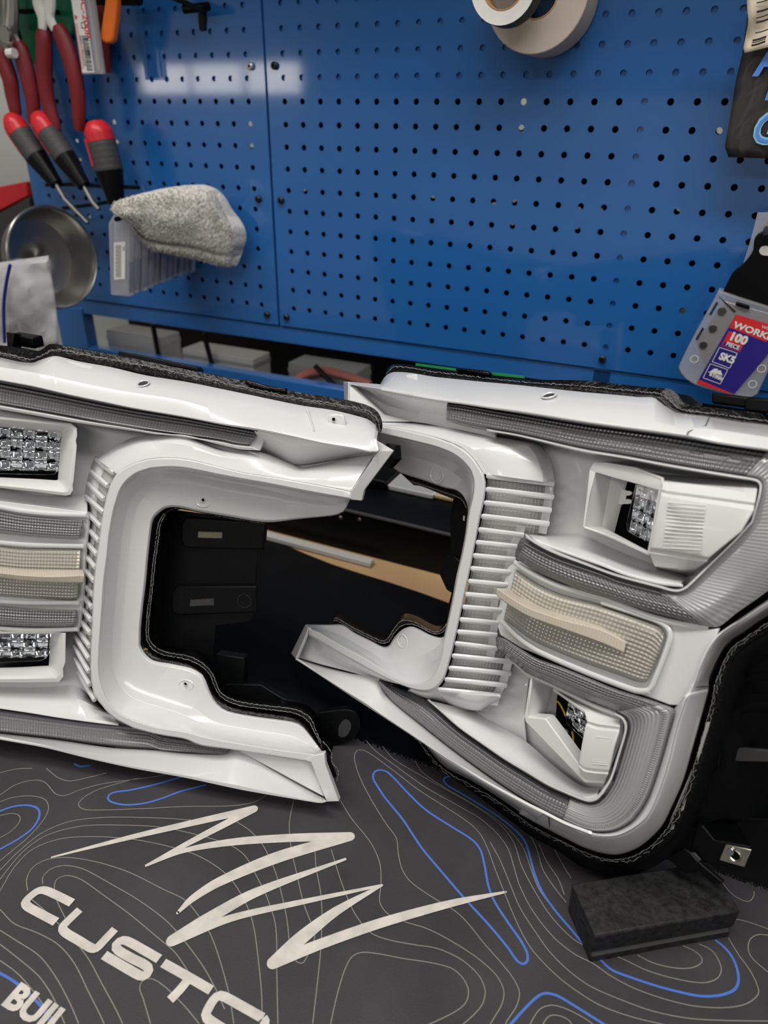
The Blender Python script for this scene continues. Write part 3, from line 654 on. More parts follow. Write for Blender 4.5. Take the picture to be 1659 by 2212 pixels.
# bevelled end of the upper arm
tip = a4((1382, 830), (1154, 1166), (1150, 1242), (1250, 1252), (1275, 1150), (1535, 803), (1410, 799))
slab('arm_end', PA, [(p[0], p[1], d) for p, d in zip(tip, (-.004, 0, 0, -.006, -.006, -.012, -.006))], 0, .006, M['white'], LA, bevel=.0006)
slab('arm_end_web', PA, a4((1385, 715), (1535, 803), (1405, 800), (1370, 760)), -.012, .004, M['white'], LA, bevel=.0004)
g = MB(); g.tube([PA(850, 960, -.045), PA(846, 985, -.045), PA(835, 1005, -.045)], [.006, .009, .006], 10); g.build('arm_stub', M['black'], LA)
# side wall carrying the slats, pocket floor, marker panel
A_pk = [(-130, 880), (0, 880), (301, 930), (345, 945), (330, 975), (262, 1000), (215, 1040), (184, 1120), (176, 1300), (172, 1380), (176, 1450), (200, 1530), (262, 1562), (120, 1545), (0, 1525), (-130, 1508)]
slab('pocket_panel', PA, A_pk, -.043, .003, M['white'], LA, bevel=0)
SL, SR = [], []
for a, b in (((862, 1215), (1020, 1335)), ((817, 1322), (965, 1452)), ((790, 1432), (932, 1572)), ((770, 1545), (930, 1690))):
    SL += a1(a); SR += a1(b)
for a, b in (((790, 205), (905, 325)), ((787, 338), (885, 450)), ((772, 458), (868, 572)), ((760, 570), (855, 690)), ((748, 690), (842, 812)), ((760, 848), (832, 932)), ((732, 920), (823, 1045)), ((720, 1032), (815, 1160)), ((715, 1148), (808, 1278)), ((708, 1262), (802, 1395)), ((665, 1292), (797, 1508)), ((665, 1392), (797, 1625))):
    SL += a2(a); SR += a2(b)
for a, b in (((670, 342), (802, 580)), ((697, 457), (850, 715))): SL += a3(a); SR += a3(b)
wl = [(p[0] + 6, p[1] - 8) for p in SL]; wr = [(p[0] + 6, p[1] - 6) for p in SR]
loft('grille_side', PA, [D([(p[0] - 8, p[1]) for p in wl], -.038), D(mix(wl, wr, .45), -.022)], M['white'], LA, n=40, thick=.001, bevel=0)
loft('grille_mesh', PA, [D(mix(wl, wr, .45), -.0225), D(mix(wl, wr, .75), -.0150), D(wr, -.009)], M['mesh'], LA, n=40, thick=.001, bevel=0)
for p, q in zip(SL, SR):
    g = MB(); A, B = PA(p[0], p[1], -.033), PA(q[0], q[1], -.005)
    g.tube([A + (B - A) * t for t in (0, .03, .5, .97, 1)], [.0016, .0026, .0028, .0028, .0020], 8, flat=.8); g.build('slat', M['white'], LA)
# marker panel: three lenses between white ridges
slab('marker_panel', PA, [(-130, 1060), (0, 1082), (186, 1106), (190, 1130), (184, 1185), (178, 1300), (170, 1358), (0, 1362), (-130, 1358)], -.020, .004, M['white'], LA, bevel=.0008)
loft('pod_shelf', PA, [D(ext([(0, 1054), (100, 1070), (188, 1068)]), -.042), D(ext([(0, 1095), (48, 1103), (100, 1108), (188, 1113)]), -.017)], M['white'], LA, n=20, bevel=.0005)
for r, d in ((((0, 1096), (48, 1105), (110, 1111), (188, 1114)), -.018), (((0, 1172), (60, 1177), (183, 1180)), -.017), (((0, 1300), (60, 1303), (173, 1303)), -.017), (((0, 1357), (60, 1361), (169, 1359)), -.017)):
    g = MB(); g.tube([PA(*p) for p in D(resample(ext(list(r)), 14), d)], .0022, 10, flat=.8); g.build('ridge', M['white'], LA)
def lens_panel(name, P, top, bot, d, material, parent, d2=None, n=50, bulge=.002):
    t_, b_ = resample(top, 30), resample(bot, 30); d2 = d if d2 is None else d2
    def dd(off): return [d + (d2 - d) * i / 29 + off for i in range(30)]
    rws = []
    for tt, off in ((0, -.004), (.06, 0), (.5, bulge), (.94, 0), (1, -.004)):
        m_ = mix(t_, b_, tt); rws.append([(p[0], p[1], q) for p, q in zip(m_, dd(off))])
    return loft(name, P, rws, material, parent, n=n, thick=.002, bevel=0)
e_ = lambda *p: ext(list(p))
lens_panel('marker_lens', PA, e_((0, 1103), (48, 1112), (110, 1118), (179, 1123)), e_((0, 1153), (72, 1160), (157, 1165), (174, 1163)), -.013, M['lens'], LA)
lens_panel('amber_marker_lens', PA, e_((0, 1179), (48, 1184), (110, 1185), (173, 1186)), e_((0, 1288), (72, 1293), (157, 1297), (166, 1295)), -.014, M['marker'], LA)
lens_panel('marker_lens', PA, e_((0, 1309), (48, 1313), (110, 1316), (165, 1317)), e_((0, 1352), (72, 1355), (140, 1355), (162, 1353)), -.013, M['lens'], LA)
loft('light_guide_fin', PA, [D(e_((0, 1224), (48, 1229), (110, 1231), (179, 1230)), -.010), D(e_((0, 1238), (48, 1243), (110, 1246), (181, 1243)), .004), D(e_((0, 1247), (48, 1253), (110, 1257), (180, 1258)), .002), D(e_((0, 1250), (48, 1256), (110, 1260), (178, 1261)), -.010)], M['fin'], LA, n=40, thick=.0015, bevel=.0005)

# lamp pods: frame with open front, chrome facets inside, clear cover
def ring_frame(name, P, outer, inner, parent, d_out, d_rim, d_in, material):
    n = len(outer); g = MB()
    rows = []
    for pts, d in ((outer, d_out), (outer, d_rim), ([lerp(a, b, .22) for a, b in zip(outer, inner)], d_rim + .001), ([lerp(a, b, .42) for a, b in zip(outer, inner)], d_rim - .001), (inner, d_in)):
        rows.append([P(p[0], p[1], d) for p in pts] + [P(pts[0][0], pts[0][1], d)])
    g.grid(rows); return g.build(name, material, parent, thick=.0012, bevel=.0006)
def facets(P, corner, nu, nv, d, parent, skew=.6, mats=('chrome',), depth=.004):
    """rows of small curved mirror facets filling the quad"""
    tl, tr, br, bl = corner
    for i in range(nu):
        for j in range(nv):
            g = MB(); rows = []
            for b in range(4):
                row = []
                for a in range(4):
                    u = (i + .03 + .94 * a / 3) / nu; v = (j + .03 + .94 * b / 3) / nv
                    p = lerp(lerp(tl, tr, u), lerp(bl, br, u), v)
                    au, bv = a / 3 - .5, b / 3 - .5
                    row.append(P(p[0], p[1], d - depth * (1 - 4 * au * au) * skew - depth * .6 * bv * ((-1) ** (i + j)) + random.uniform(-.0003, .0003)))
                rows.append(row)
            g.grid(rows); g.build('reflector_facet', M[mats[(i * 3 + j) % len(mats)]], parent, thick=.0006)
A_po = [(-130, 890), (0, 900), (116, 911), (154, 914.6), (166, 924), (167, 941), (164, 951), (166, 963), (159, 1040), (157, 1047), (158, 1059), (152, 1069), (142, 1071), (72, 1062), (0, 1054), (-130, 1040)]
A_pi = [(-120, 915), (0, 922), (105, 934), (128, 936), (132, 938), (132, 945), (131, 955), (130, 965), (126, 1022), (125, 1030), (125, 1035), (123, 1037), (118, 1037), (72, 1034), (0, 1031), (-120, 1022)]
ring_frame('pod_frame', PA, A_po, A_pi, LA, -.044, -.014, -.030, M['podwhite'])
slab('lamp_cavity', PA, [(-130, 905), (140, 930), (134, 1045), (-130, 1035)], -.043, .002, M['hole'], LA, bevel=0)
facets(PA, ((-110, 912), (130, 930), (127, 1018), (-110, 1016)), 9, 4, -.038, LA)
slab('lamp_cover', PA, [(-128, 905), (130, 928), (129, 990), (126, 1012), (118, 1024), (100, 1026), (-128, 1020)], -.030, .0015, M['glassdark'], LA, bevel=.0004)
A_qo = [(-130, 1364), (0, 1366), (100, 1366), (142, 1367), (141, 1431), (136, 1444), (137, 1461), (128, 1473), (60, 1474), (-130, 1474)]
A_qi = [(-120, 1367), (0, 1368), (80, 1368), (110, 1368), (107, 1415), (106, 1428), (105, 1438), (100, 1438), (50, 1441), (-120, 1446)]
ring_frame('pod_frame', PA, A_qo, A_qi, LA, -.044, -.016, -.032, M['podwhite'])
slab('lamp_cavity', PA, [(-130, 1362), (114, 1363), (110, 1442), (-130, 1450)], -.043, .002, M['hole'], LA, bevel=0)
facets(PA, ((-110, 1364), (106, 1364), (102, 1420), (-110, 1424)), 8, 3, -.038, LA)
slab('lamp_cover', PA, [(-128, 1362), (109, 1364), (106, 1412), (96, 1424), (84, 1428), (-128, 1436)], -.031, .0015, M['glassdark'], LA, bevel=.0004)

# lower arm: shelf, lens, plate, end
A_sh0 = e_((0, 1484), (100, 1484), (160, 1480), (190, 1500), (222, 1527))
A_sh1 = ext(a3((0, 770), (300, 815), (500, 848), (800, 890), (1060, 922)))
loft('lower_shelf', PA, [D(A_sh0, -.043), D(mix(resample(A_sh0, 30), resample(A_sh1, 30), .4), -.026), D(A_sh1, -.012), D([(p[0], p[1] + 5) for p in A_sh1], -.011)], M['white'], LA, n=40, bevel=.0006)
A_b0 = ext(a3((0, 800), (250, 835), (500, 868), (800, 905), (1100, 930), (1350, 960)) + a6((200, 745), (400, 785), (600, 812), (722, 835)))
A_b1 = ext(a3((0, 1008), (250, 1035), (500, 1062), (800, 1105), (1100, 1140), (1400, 1158)) + a6((200, 868), (400, 882), (600, 893), (680, 892), (715, 875)))
b0, b1 = resample(A_b0, 60), resample(A_b1, 60)
loft('lens_edge', PA, [D(b0, -.015), D(mix(b0, b1, .25), -.012)], M['lensedge'], LA, n=80, thick=.001, bevel=0)
loft('lower_lens', PA, [D(mix(b0, b1, .25), -.012), D(mix(b0, b1, .9), -.009), D(b1, -.012)], M['lens'], LA, n=120, thick=.002, bevel=0)
A_f0 = ext(a3((0, 1012), (500, 1068), (1000, 1140), (1400, 1165)) + a6((400, 888), (680, 897), (780, 868), (1000, 985), (1200, 1095), (1388, 1198)))
A_f1 = ext([(0, 1597), (96, 1615), (193, 1639), (289, 1660), (400, 1680), (521, 1706), (641.7, 1727), (696, 1735), (705, 1732)])
f0, f1 = resample(A_f0, 60), resample(A_f1, 60)
loft('lower_plate', PA, [D(f0, -.012), D(mix(f0, f1, .25), -.004), D(mix(f0, f1, .9), .012), D(f1, .012)], M['white'], LA, n=90, thick=.0022, bevel=.0008)
loft('under_plate', PA, [D(f1[:40], .010), D([(p[0], p[1] + 13 - 13 * (i / 39) ** 2) for i, p in enumerate(f1[:40])], -.018)], M['white'], LA, n=50, thick=.002, bevel=0)
slab('arm_recess', PA, [(p[0], p[1], d) for p, d in zip(a6((778, 866), (1275, 948), (1310, 955), (1392, 1198)), (-.012, -.004, -.006, -.004))], 0, .003, M['white'], LA, bevel=.0003)
loft('arm_recess_wall', PA, [D(a6((1268, 945), (1295, 965), (1330, 1060), (1395, 1200)), -.014), D(a6((1305, 925), (1320, 960), (1355, 1070), (1412, 1232)), .001)], M['white'], LA, n=12, thick=.002, bevel=.0003, smooth=False)
slab('arm_end', PA, a6((1268, 946), (1305, 905), (1395, 887), (1402, 965), (1502, 1232), (1412, 1236), (1330, 1030), (1300, 950)), .002, .006, M['white'], LA, bevel=.0006)

# black seal round the opening, bracket panel seen through it
I4 = [a5((1230, 288), (1000, 262), (700, 195), (500, 165), (420, 175), (350, 215)), a5((350, 215), (325, 290), (300, 450), (260, 700), (240, 900), (215, 1100), (205, 1250)),
      a5((205, 1250), (212, 1310), (250, 1355), (330, 1395), (560, 1430)), a5((560, 1430), (650, 1470), (730, 1540)) + a6((640, 330), (670, 410), (700, 450), (760, 470), (1000, 500), (1240, 528), (1310, 570), (1355, 640), (1362, 700), (1390, 800), (1430, 880))]
I3 = [a5((1230, 292), (1000, 262), (600, 187), (380, 150), (320, 160), (270, 195)), a5((270, 195), (205, 290), (180, 480), (165, 620), (150, 800), (120, 1050), (102, 1230)),
      a5((102, 1230), (102, 1390), (150, 1470), (220, 1520), (380, 1550)), E3[4]]
loft('opening_seal', PA, [SD(I3, -.034), smix(I3, I4, .35, -.042), smix(I3, I4, .45, -.036), smix(I3, I4, .62, -.036), smix(I3, I4, .72, -.043), SD(I4, -.058)], M['seal'], LA, n=34, thick=.001, bevel=0, angle=30)
for t_ in (.44, .63):
    q = smix(I3, I4, t_, -.0352, 40)
    strand('sealant_strands', PA, q[1] + q[2][1:] + q[3][1:], 0, .00030, M['fray'], LA, jit=1.0, n=300, breaks=.02)
g = MB(); g.tube([PA(*p) for p in ((307, 1405, -.034), (316, 1402, -.038), (326, 1408, -.043), (350, 1430, -.041), (378, 1436, -.036))], .0007, 6); g.build('wire', M['yellow'], LA)
slab('bracket_panel', PA, a5((230, 150), (1228, 288), (1212, 530), (1155, 542), (1125, 830), (1115, 1095), (1078, 1172), (772, 1212), (752, 1500), (300, 1420), (190, 1250)), -.064, .003, M['black'], LA, bevel=.0006)
rib = a5((500, 232), (1222, 285), (1200, 528), (520, 517), (475, 495), (455, 440), (460, 290))
slab('bracket_rib', PA, rib, -.058, .006, M['black'], LA, bevel=.0018, seg=3)
slab('slot', PA, a5((615, 367), (830, 372), (826, 425), (612, 420)), -.0577, .0004, mat('slot_light', (.25, .22, .16), .6), LA, bevel=0)
slab('bracket_rib', PA, a5((420, 850), (1140, 850), (1115, 1090), (440, 1122), (385, 1100), (365, 1040), (375, 900)), -.058, .006, M['black'], LA, bevel=.0018, seg=3)
slab('slot', PA, a5((545, 978), (752, 965), (755, 1025), (538, 1035)), -.0577, .0004, M['greybox'], LA, bevel=0)
g = MB(); c = PA(527, 1298, -.0575); u = (PA(540, 1298, -.0575) - c).normalized(); g.disc(c, u, PA.n.cross(u), .0063, 28, .0060); g.build('moulding_ring', M['greybox'], LA, smooth=False)
slab('foot_block', PA, [(466, 1412), (527, 1421), (527, 1475), (470, 1500)], -.066, .012, M['black'], LA, bevel=.001)
slab('foot_plate', PA, a6((690, 390), (940, 395), (1100, 495), (1240, 525), (760, 468), (700, 440)), -.062, .010, M['black'], LA, bevel=.001)
# mounting ear with an oblong hole
ear = a6((1340, 600), (1400, 590), (1580, 575), (1640, 620), (1655, 690), (1620, 770), (1560, 805), (1480, 830), (1390, 850), (1370, 780))
slab('mounting_ear', PA, resample(ear + [ear[0]], 30)[:-1], -.066, .010, M['black'], LA, bevel=.0015)
slab('ear_slot', PA, resample(a6((1500, 690), (1540, 645), (1580, 660), (1585, 710), (1550, 765), (1505, 770), (1495, 730), (1500, 690)), 16)[:-1], -.0655, .0005, M['greybox'], LA, bevel=0)
# loose end of the seal at the lower tip
loft('seal_tail', PA, [D(a6((1390, 800), (1420, 870), (1450, 960), (1480, 1040), (1478, 1105)), -.036), D(a6((1375, 830), (1400, 900), (1420, 1000), (1440, 1070), (1465, 1110)), -.030)], M['seal'], LA, n=20, thick=.002, bevel=0)
strand('sealant_strands', PA, D(a6((1385, 800), (1445, 880), (1450, 950), (1495, 1010), (1490, 1060), (1478, 1105)), -.029), 0, .0004, M['fray'], LA, jit=.8, n=60)

# screw bosses in the flange
for x_, y_, sx_ in ((440, 1083, 1.25), (402, 1480, 1.25)):
    hole(PA, x_, y_, -.0285, .0056, 'screw_boss', LA, mat_in='white', sq=.72)
    hole(PA, x_ - 1, y_ - 3, -.0272, .0013, 'screw_hole', LA)
# ------------------------------------------------------------------ headlight on the right (opening to the left)
PB = Plane(onz(1300, 1860, .066), normal(-22, 16))
LB = thing('headlight', onz(1150, 1800, 0), 'white headlight housing propped right on a black block, opening facing left', 'headlight', 'pair of opened truck headlights')
k4 = 400 / 1659
b1_ = lambda *p: Q(720, 760, k4, p)
b2_ = lambda *p: Q(900, 1000, k4, p)
b3_ = lambda *p: Q(1259, 800, k4, p)
b4_ = lambda *p: Q(1259, 1120, k4, p)
b5_ = lambda *p: Q(620, 1300, k4, p)
b6_ = lambda *p: Q(920, 1380, k4, p)
b7_ = lambda *p: Q(1259, 1440, k4, p)
b8_ = lambda *p: Q(900, 1560, 500 / 1659, p)
b9_ = lambda *p: Q(1400, 1560, 259 / 1432, p)
def wrap(x):                      # the right-hand end of the lamp curves back round the wing
    return -.00000028 * max(0, x - 1380) ** 2
def DW(pts, d): return [(p[0], p[1], d + wrap(p[0])) for p in pts]

# upper trim
B_top = [(818, 836), (820, 830), (826, 820), (836, 809), (850, 803), (889, 805), (937, 813), (985, 818), (1033, 823), (1120, 831), (1259, 846), (1331, 852), (1379.6, 856.7), (1413, 858), (1428, 870), (1459, 890), (1476, 893.5), (1531, 900), (1596.5, 911), (1659, 918), (1760, 934)]
B_fold = b1_((400, 300), (700, 350), (1000, 400), (1400, 450), (1659, 480)) + b3_((0, 375), (400, 425), (640, 460), (900, 510), (1100, 520), (1659, 600), (2078, 660))
B_low = b1_((400, 330), (700, 385), (900, 420), (1150, 450), (1400, 490), (1659, 525)) + b3_((0, 455), (400, 510), (800, 560), (940, 580), (1200, 640), (1659, 705), (2078, 765))
xs = span(822, 1758, 110); t0, t1, t2 = atx(B_top, xs), atx(B_fold, xs), atx(B_low, xs); t0[0] = (820, 832)
loft('upper_trim', PB, [DW(t0, -.034), DW(t1, -.006), DW(t2, -.001)], M['white'], LB, n=110, thick=.0022, bevel=.0007)
g = MB(); g.tube([PB(*p) for p in DW(b3_((1135, 420), (1105, 490), (950, 545), (935, 575)), 0)], .0001, 4)
sm_ = [(1532, 902, -.032 + wrap(1532)), (1525, 919, -.012 + wrap(1525)), (1488, 932, -.0028 + wrap(1488)), (1484, 939, .0004 + wrap(1484))]
g = MB(); g.tube([PB(*p) for p in sm_], .00035, 5); g.build('panel_gap', M['greybox'], LB)
slab('screw_recess', PB, b1_((655, 198), (745, 200), (735, 262), (610, 260)), -.0280, .003, M['white'], LB, bevel=.0012)
g = MB(); g.tube([PB(*p) for p in D(b1_((850, 250), (800, 300), (735, 345)), 0)], .0001, 4)
hole(PB, 1186, 855, -.0208, .0042, 'screw_hole', LB, mat_in='greybox', tilt=(838, -.034, 874, -.006))
# left wing of the trim and its end
slab('wing_plate', PB, [(p[0], p[1], d) for p, d in zip(b1_((135, 268), (410, 290), (700, 355), (720, 385), (400, 332), (150, 292)), (-.006, -.010, -.008, -.001, -.001, -.001))], 0, .002, M['white'], LB, bevel=.0005)
slab('wing_end', PB, [(p[0], p[1], d) for p, d in zip(b1_((90, 265), (134, 270), (132, 450), (150, 640), (98, 430)), (-.010, .001, .001, .001, -.010))], 0, .004, M['white'], LB, bevel=.0006)
# recess facets of the upper arm
slab('arm_facet', PB, [(p[0], p[1], d) for p, d in zip(b1_((132, 295), (190, 318), (450, 560), (700, 625), (430, 625), (132, 600)), (0, -.006, -.016, -.022, -.010, -.002))], 0, .002, M['white'], LB, bevel=.0003)
loft('arm_recess', PB, [D(b1_((160, 298), (400, 338), (700, 392), (1020, 445)), -.004), D(b1_((190, 318), (450, 470), (700, 540), (1012, 606)), -.026), D(b1_((190, 320), (450, 560), (720, 628), (1040, 660)), -.024)], M['white'], LB, n=30, bevel=.0003, smooth=False, angle=20)

slab('arm_backing', PB, [(905, 880), (970, 864), (1070, 885), (1070, 945), (1000, 930), (905, 912)], -.022, .002, M['white'], LB, bevel=0)
# rim and sealant on top
B_rim = b1_((470, 190), (490, 150), (535, 112), (620, 110), (900, 145), (1200, 185), (1400, 210), (1659, 245)) + b3_((0, 90), (300, 120), (560, 150), (760, 165), (830, 195), (920, 300), (1150, 330), (1430, 365), (1659, 395), (2078, 455))
B_mid = b1_((480, 200), (500, 165), (545, 138), (640, 140), (900, 180), (1200, 215), (1400, 240), (1659, 268)) + b3_((0, 140), (300, 170), (560, 195), (700, 210), (760, 260), (880, 350), (1150, 385), (1430, 425), (1659, 455), (2078, 515))
r0, r1_, r2 = resample(B_rim, 90), resample(B_mid, 90), t0
loft('housing_rim', PB, [DW(r0, -.066), DW(r0, -.050), DW(r1_, -.047), DW(r1_, -.041), DW(resample(B_top[1:], 90), -.036)], M['seal'], LB, n=140, thick=.002, bevel=0)
strand('sealant_strands', PB, DW(r1_, -.0405), 0, .00032, M['fray'], LB, jit=1.7, n=320, breaks=.03)
slab('circuit_board', PB, b1_((735, 100), (1090, 148), (1090, 175), (735, 132)), -.053, .003, M['pcb'], LB, bevel=.0003)
slab('circuit_board', PB, b1_((1220, 155), (1700, 215), (1700, 240), (1220, 190)), -.054, .003, M['pcb'], LB, bevel=.0003)
slab('sealant_blob', PB, b1_((1090, 140), (1200, 150), (1300, 160), (1380, 172), (1400, 205), (1340, 215), (1200, 185), (1095, 175)), -.047, .006, M['seal'], LB, bevel=.002)
slab('housing_shoulder', PB, [(1452, 848, -.07), (1480, 853, -.07), (1508, 872, -.07), (1500, 880, -.06), (1470, 872, -.06)], 0, .01, M['black'], LB)
slab('clip_block', PB, [(1536, 848), (1610, 856), (1640, 858), (1640, 885), (1536, 872)], -.075, .014, M['black'], LB, bevel=.0015)
slab('clip_pad', PB, [(1612, 858), (1720, 862), (1720, 900), (1605, 888), (1606, 868)], -.068, .012, M['black'], LB, bevel=.002)

# upper lens: top strip, wide wrap round the wing, lower arm
I1 = [[(964, 906), (1009, 917), (1057, 926), (1120, 937), (1259, 968), (1355, 984), (1452, 1002), (1548, 1018), (1610, 1028)],
      [(1610, 1028), (1638, 1034), (1647, 1044), (1647, 1060), (1644, 1075), (1628, 1130)],
      [(1628, 1130), (1590, 1172), (1545, 1215), (1500, 1260)],
      [(1500, 1260), (1484, 1274), (1466, 1281), (1450, 1280), (1428, 1274)],
      [(1428, 1274), (1331, 1248), (1259, 1222), (1201, 1201), (1165, 1184), (1140, 1168)]]
O1 = [[(966, 867), (1009, 871), (1057.5, 880.5), (1120, 891), (1259, 914), (1355, 927), (1452, 940), (1548, 956), (1659, 973)],
      [(1659, 973), (1720, 982), (1745, 1000), (1760, 1060), (1765, 1130)],
      [(1765, 1130), (1745, 1200), (1700, 1245), (1640, 1290)],
      [(1640, 1290), (1590, 1325), (1556, 1352), (1540, 1355), (1520, 1352)],
      [(1520, 1352), (1404, 1322), (1331, 1298), (1259, 1277), (1213, 1258), (1177, 1243), (1141, 1224), (1116, 1207)]]
def seg_w(r, d): return [DW(s_, d) for s_ in r]
def smw(a, b, t, d, n=24): return [DW(mix(resample(x, n), resample(y, n), t), d) for x, y in zip(a, b)]
loft('lens_edge', PB, [seg_w(O1[:1], -.003), smw(O1[:1], I1[:1], .10, -.010)], M['lensedge'], LB, n=60, thick=.001, bevel=0)
for sl, nm, mm in ((slice(0, 1), 'upper_lens', 'lens'), (slice(1, 4), 'wrap_lens', 'lensrib'), (slice(4, 5), 'middle_lens', 'lens')):
    i_, o_ = I1[sl], O1[sl]; a = .10 if nm == 'upper_lens' else .0
    loft(nm, PB, [smw(o_, i_, a, -.010), smw(o_, i_, .5, -.0075), smw(o_, i_, .90, -.009), smw(o_, i_, 1, -.012), smw(o_, i_, 1.06, -.016)], M[mm], LB, n=70 if nm != 'wrap_lens' else 24, thick=.002, bevel=0)
# dark bevelled faces along the lens arms
loft('lens_edge', PB, [DW(b2_((980, 690), (1100, 765), (1250, 835), (1400, 892), (1659, 985)) + b4_((300, 535), (700, 645)), -.013), DW(b2_((940, 705), (1100, 790), (1250, 862), (1400, 915), (1659, 1000)) + b4_((300, 560), (700, 668)), -.0075)], M['lensedge'], LB, n=50, thick=.001, bevel=0)
# white frame of the wing panel (inside the lens) and the ridge that borders it
J1 = [[(1060, 934), (1120, 944), (1259, 978), (1355, 994), (1452, 1012), (1548, 1028), (1600, 1036)], [(1600, 1036), (1630, 1041), (1639, 1048), (1639, 1062), (1636, 1075), (1621, 1126)],
      [(1621, 1126), (1583, 1166), (1539, 1209), (1494, 1252)], [(1494, 1252), (1480, 1265), (1466, 1271), (1450, 1270), (1430, 1264)], [(1430, 1264), (1331, 1238), (1259, 1211), (1201, 1188), (1165, 1170), (1136, 1152)]]
I1x = [[(1050, 925)] + I1[0][3:]] + I1[1:]
loft('wing_panel_ridge', PB, [seg_w(I1x, -.013), smw(I1x, J1, .3, -.006), smw(I1x, J1, .7, -.006), seg_w(J1, -.012)], M['white'], LB, n=30, thick=.0015, bevel=.0003)
# pocket behind the pods and grille
slab('pocket_panel', PB, [(1040, 930), (1120, 941), (1259, 975), (1452, 1010), (1630, 1042), (1636, 1070), (1618, 1128), (1494, 1254), (1466, 1270), (1430, 1266), (1259, 1212), (1140, 1156), (1120, 1120), (1160, 1000)], -.050, .003, M['white'], LB, bevel=0)
loft('pod_shelf', PB, [D(b2_((1040, 625), (1160, 632), (1330, 640)) + b4_((0, 150), (300, 280), (660, 415), (960, 505)), -.049), D(b2_((990, 650), (1100, 690), (1400, 800), (1659, 890)) + b4_((400, 480), (700, 555), (880, 580)), -.012), D(b2_((975, 655), (1090, 705), (1400, 818), (1659, 905)) + b4_((400, 495), (700, 575), (900, 590)), -.010)], M['white'], LB, n=40, bevel=.0006)

# C frame
F1 = [[(810, 917), (826, 920), (865, 926), (937, 943), (980, 958)], [(980, 958), (1004.5, 972), (1024, 991), (1038, 1012), (1046, 1024)],
      [(1046, 1024), (1050, 1040), (1050, 1056), (1046, 1085), (1039, 1114), (1028, 1171), (1017, 1228), (1005, 1283), (993.5, 1337.5), (982, 1390), (976, 1416), (968, 1444)],
      [(968, 1444), (960, 1467), (947, 1484), (930, 1494), (911, 1494), (890, 1489)], [(890, 1489), (861, 1478), (825, 1461.5), (764.6, 1429), (716, 1401), (667, 1372)]]
F2 = [[(805, 934), (821, 938), (865, 948), (937, 965)], [(937, 965), (973, 979), (997, 996), (1014, 1016), (1021, 1037)],
      [(1021, 1037), (1021, 1056), (1017, 1080), (1010, 1110), (1005, 1150), (996, 1198), (986, 1241), (978, 1285), (970, 1324), (962, 1360), (957, 1385)],
      [(957, 1385), (954, 1410), (943, 1444), (931, 1463), (916, 1473), (897, 1477)], [(897, 1477), (873, 1471), (837, 1452), (789, 1420), (740, 1394), (692, 1365), (667, 1357)]]
loft('c_frame_lip', PB, [SD(F1, -.003), smix(F1, F2, .15, 0), smix(F1, F2, .85, 0), SD(F2, -.003)], M['white'], LB, n=26, thick=.002, bevel=.0004)
# upper flange and lower flange of the opening
F3u = b1_((450, 985), (495, 1010), (595, 1080), (800, 1150), (1000, 1220), (1100, 1242), (1160, 1290), (1200, 1370), (1205, 1440))
F2u = [(805, 934), (821, 938), (865, 948), (937, 965), (973, 979), (997, 996), (1014, 1016), (1021, 1037), (1019, 1070), (1011, 1110)]
q2, q3 = resample(F2u, 40), resample(F3u, 40)
loft('inner_flange', PB, [D(q2, -.003), D(mix(q2, q3, .22), -.018), D(mix(q2, q3, .45), -.027), D(mix(q2, q3, .95), -.030), D(q3, -.033)], M['white'], LB, n=50, thick=.002, bevel=.0004, angle=50)
hole(PB, 944, 1025, -.0285, .0058, 'flange_dimple', LB, mat_in='white')
F3l = [(660, 1349), (711, 1349), (740, 1349), (764.6, 1365), (803, 1384), (827, 1396), (839, 1395), (851, 1377), (868, 1360), (887.6, 1353), (904.5, 1358), (928.6, 1370), (952.7, 1377), (962, 1372)]
F2l = [(667, 1357), (692, 1365), (740, 1394), (789, 1420), (837, 1452), (873, 1471), (897, 1477), (916, 1473), (931, 1463), (943, 1444), (954, 1410), (958, 1385)]
q2, q3 = resample(F2l, 50), resample(F3l, 50)
loft('inner_flange', PB, [D(q2, -.003), D(mix(q2, q3, .18), -.014), D(mix(q2, q3, .45), -.025), D(mix(q2, q3, .94), -.029), D(q3, -.032)], M['white'], LB, n=70, thick=.002, bevel=.0004, angle=50)
hole(PB, 870, 1385, -.0275, .0050, 'flange_dimple', LB, mat_in='white')
# shoulder over the grille
G1 = F1[0] + F1[1][1:]; GS = [(800, 900), (826, 905), (869.5, 909.5), (913, 914), (961, 919), (997, 926), (1045, 936), (1100, 945), (1145, 953), (1162, 960), (1181, 984), (1193, 1020), (1196, 1044)]
q1, q2 = resample(G1, 60), resample(GS, 60)
# last ring follows the first slat
loft('c_frame_shoulder', PB, [D(q1, -.003), D(mix(q1, q2, .12), -.0035), D(mix(q1, q2, .5), -.010), D(mix(q1, q2, .85), -.022), D(q2, -.034)], M['white'], LB, n=90, thick=.002, bevel=.0003, angle=50)
loft('shoulder_skirt', PB, [D(GS[5:], -.034), D([(p[0] + 4, p[1] + 1) for p in GS[5:]], -.050)], M['white'], LB, n=40, thick=.001, bevel=0)
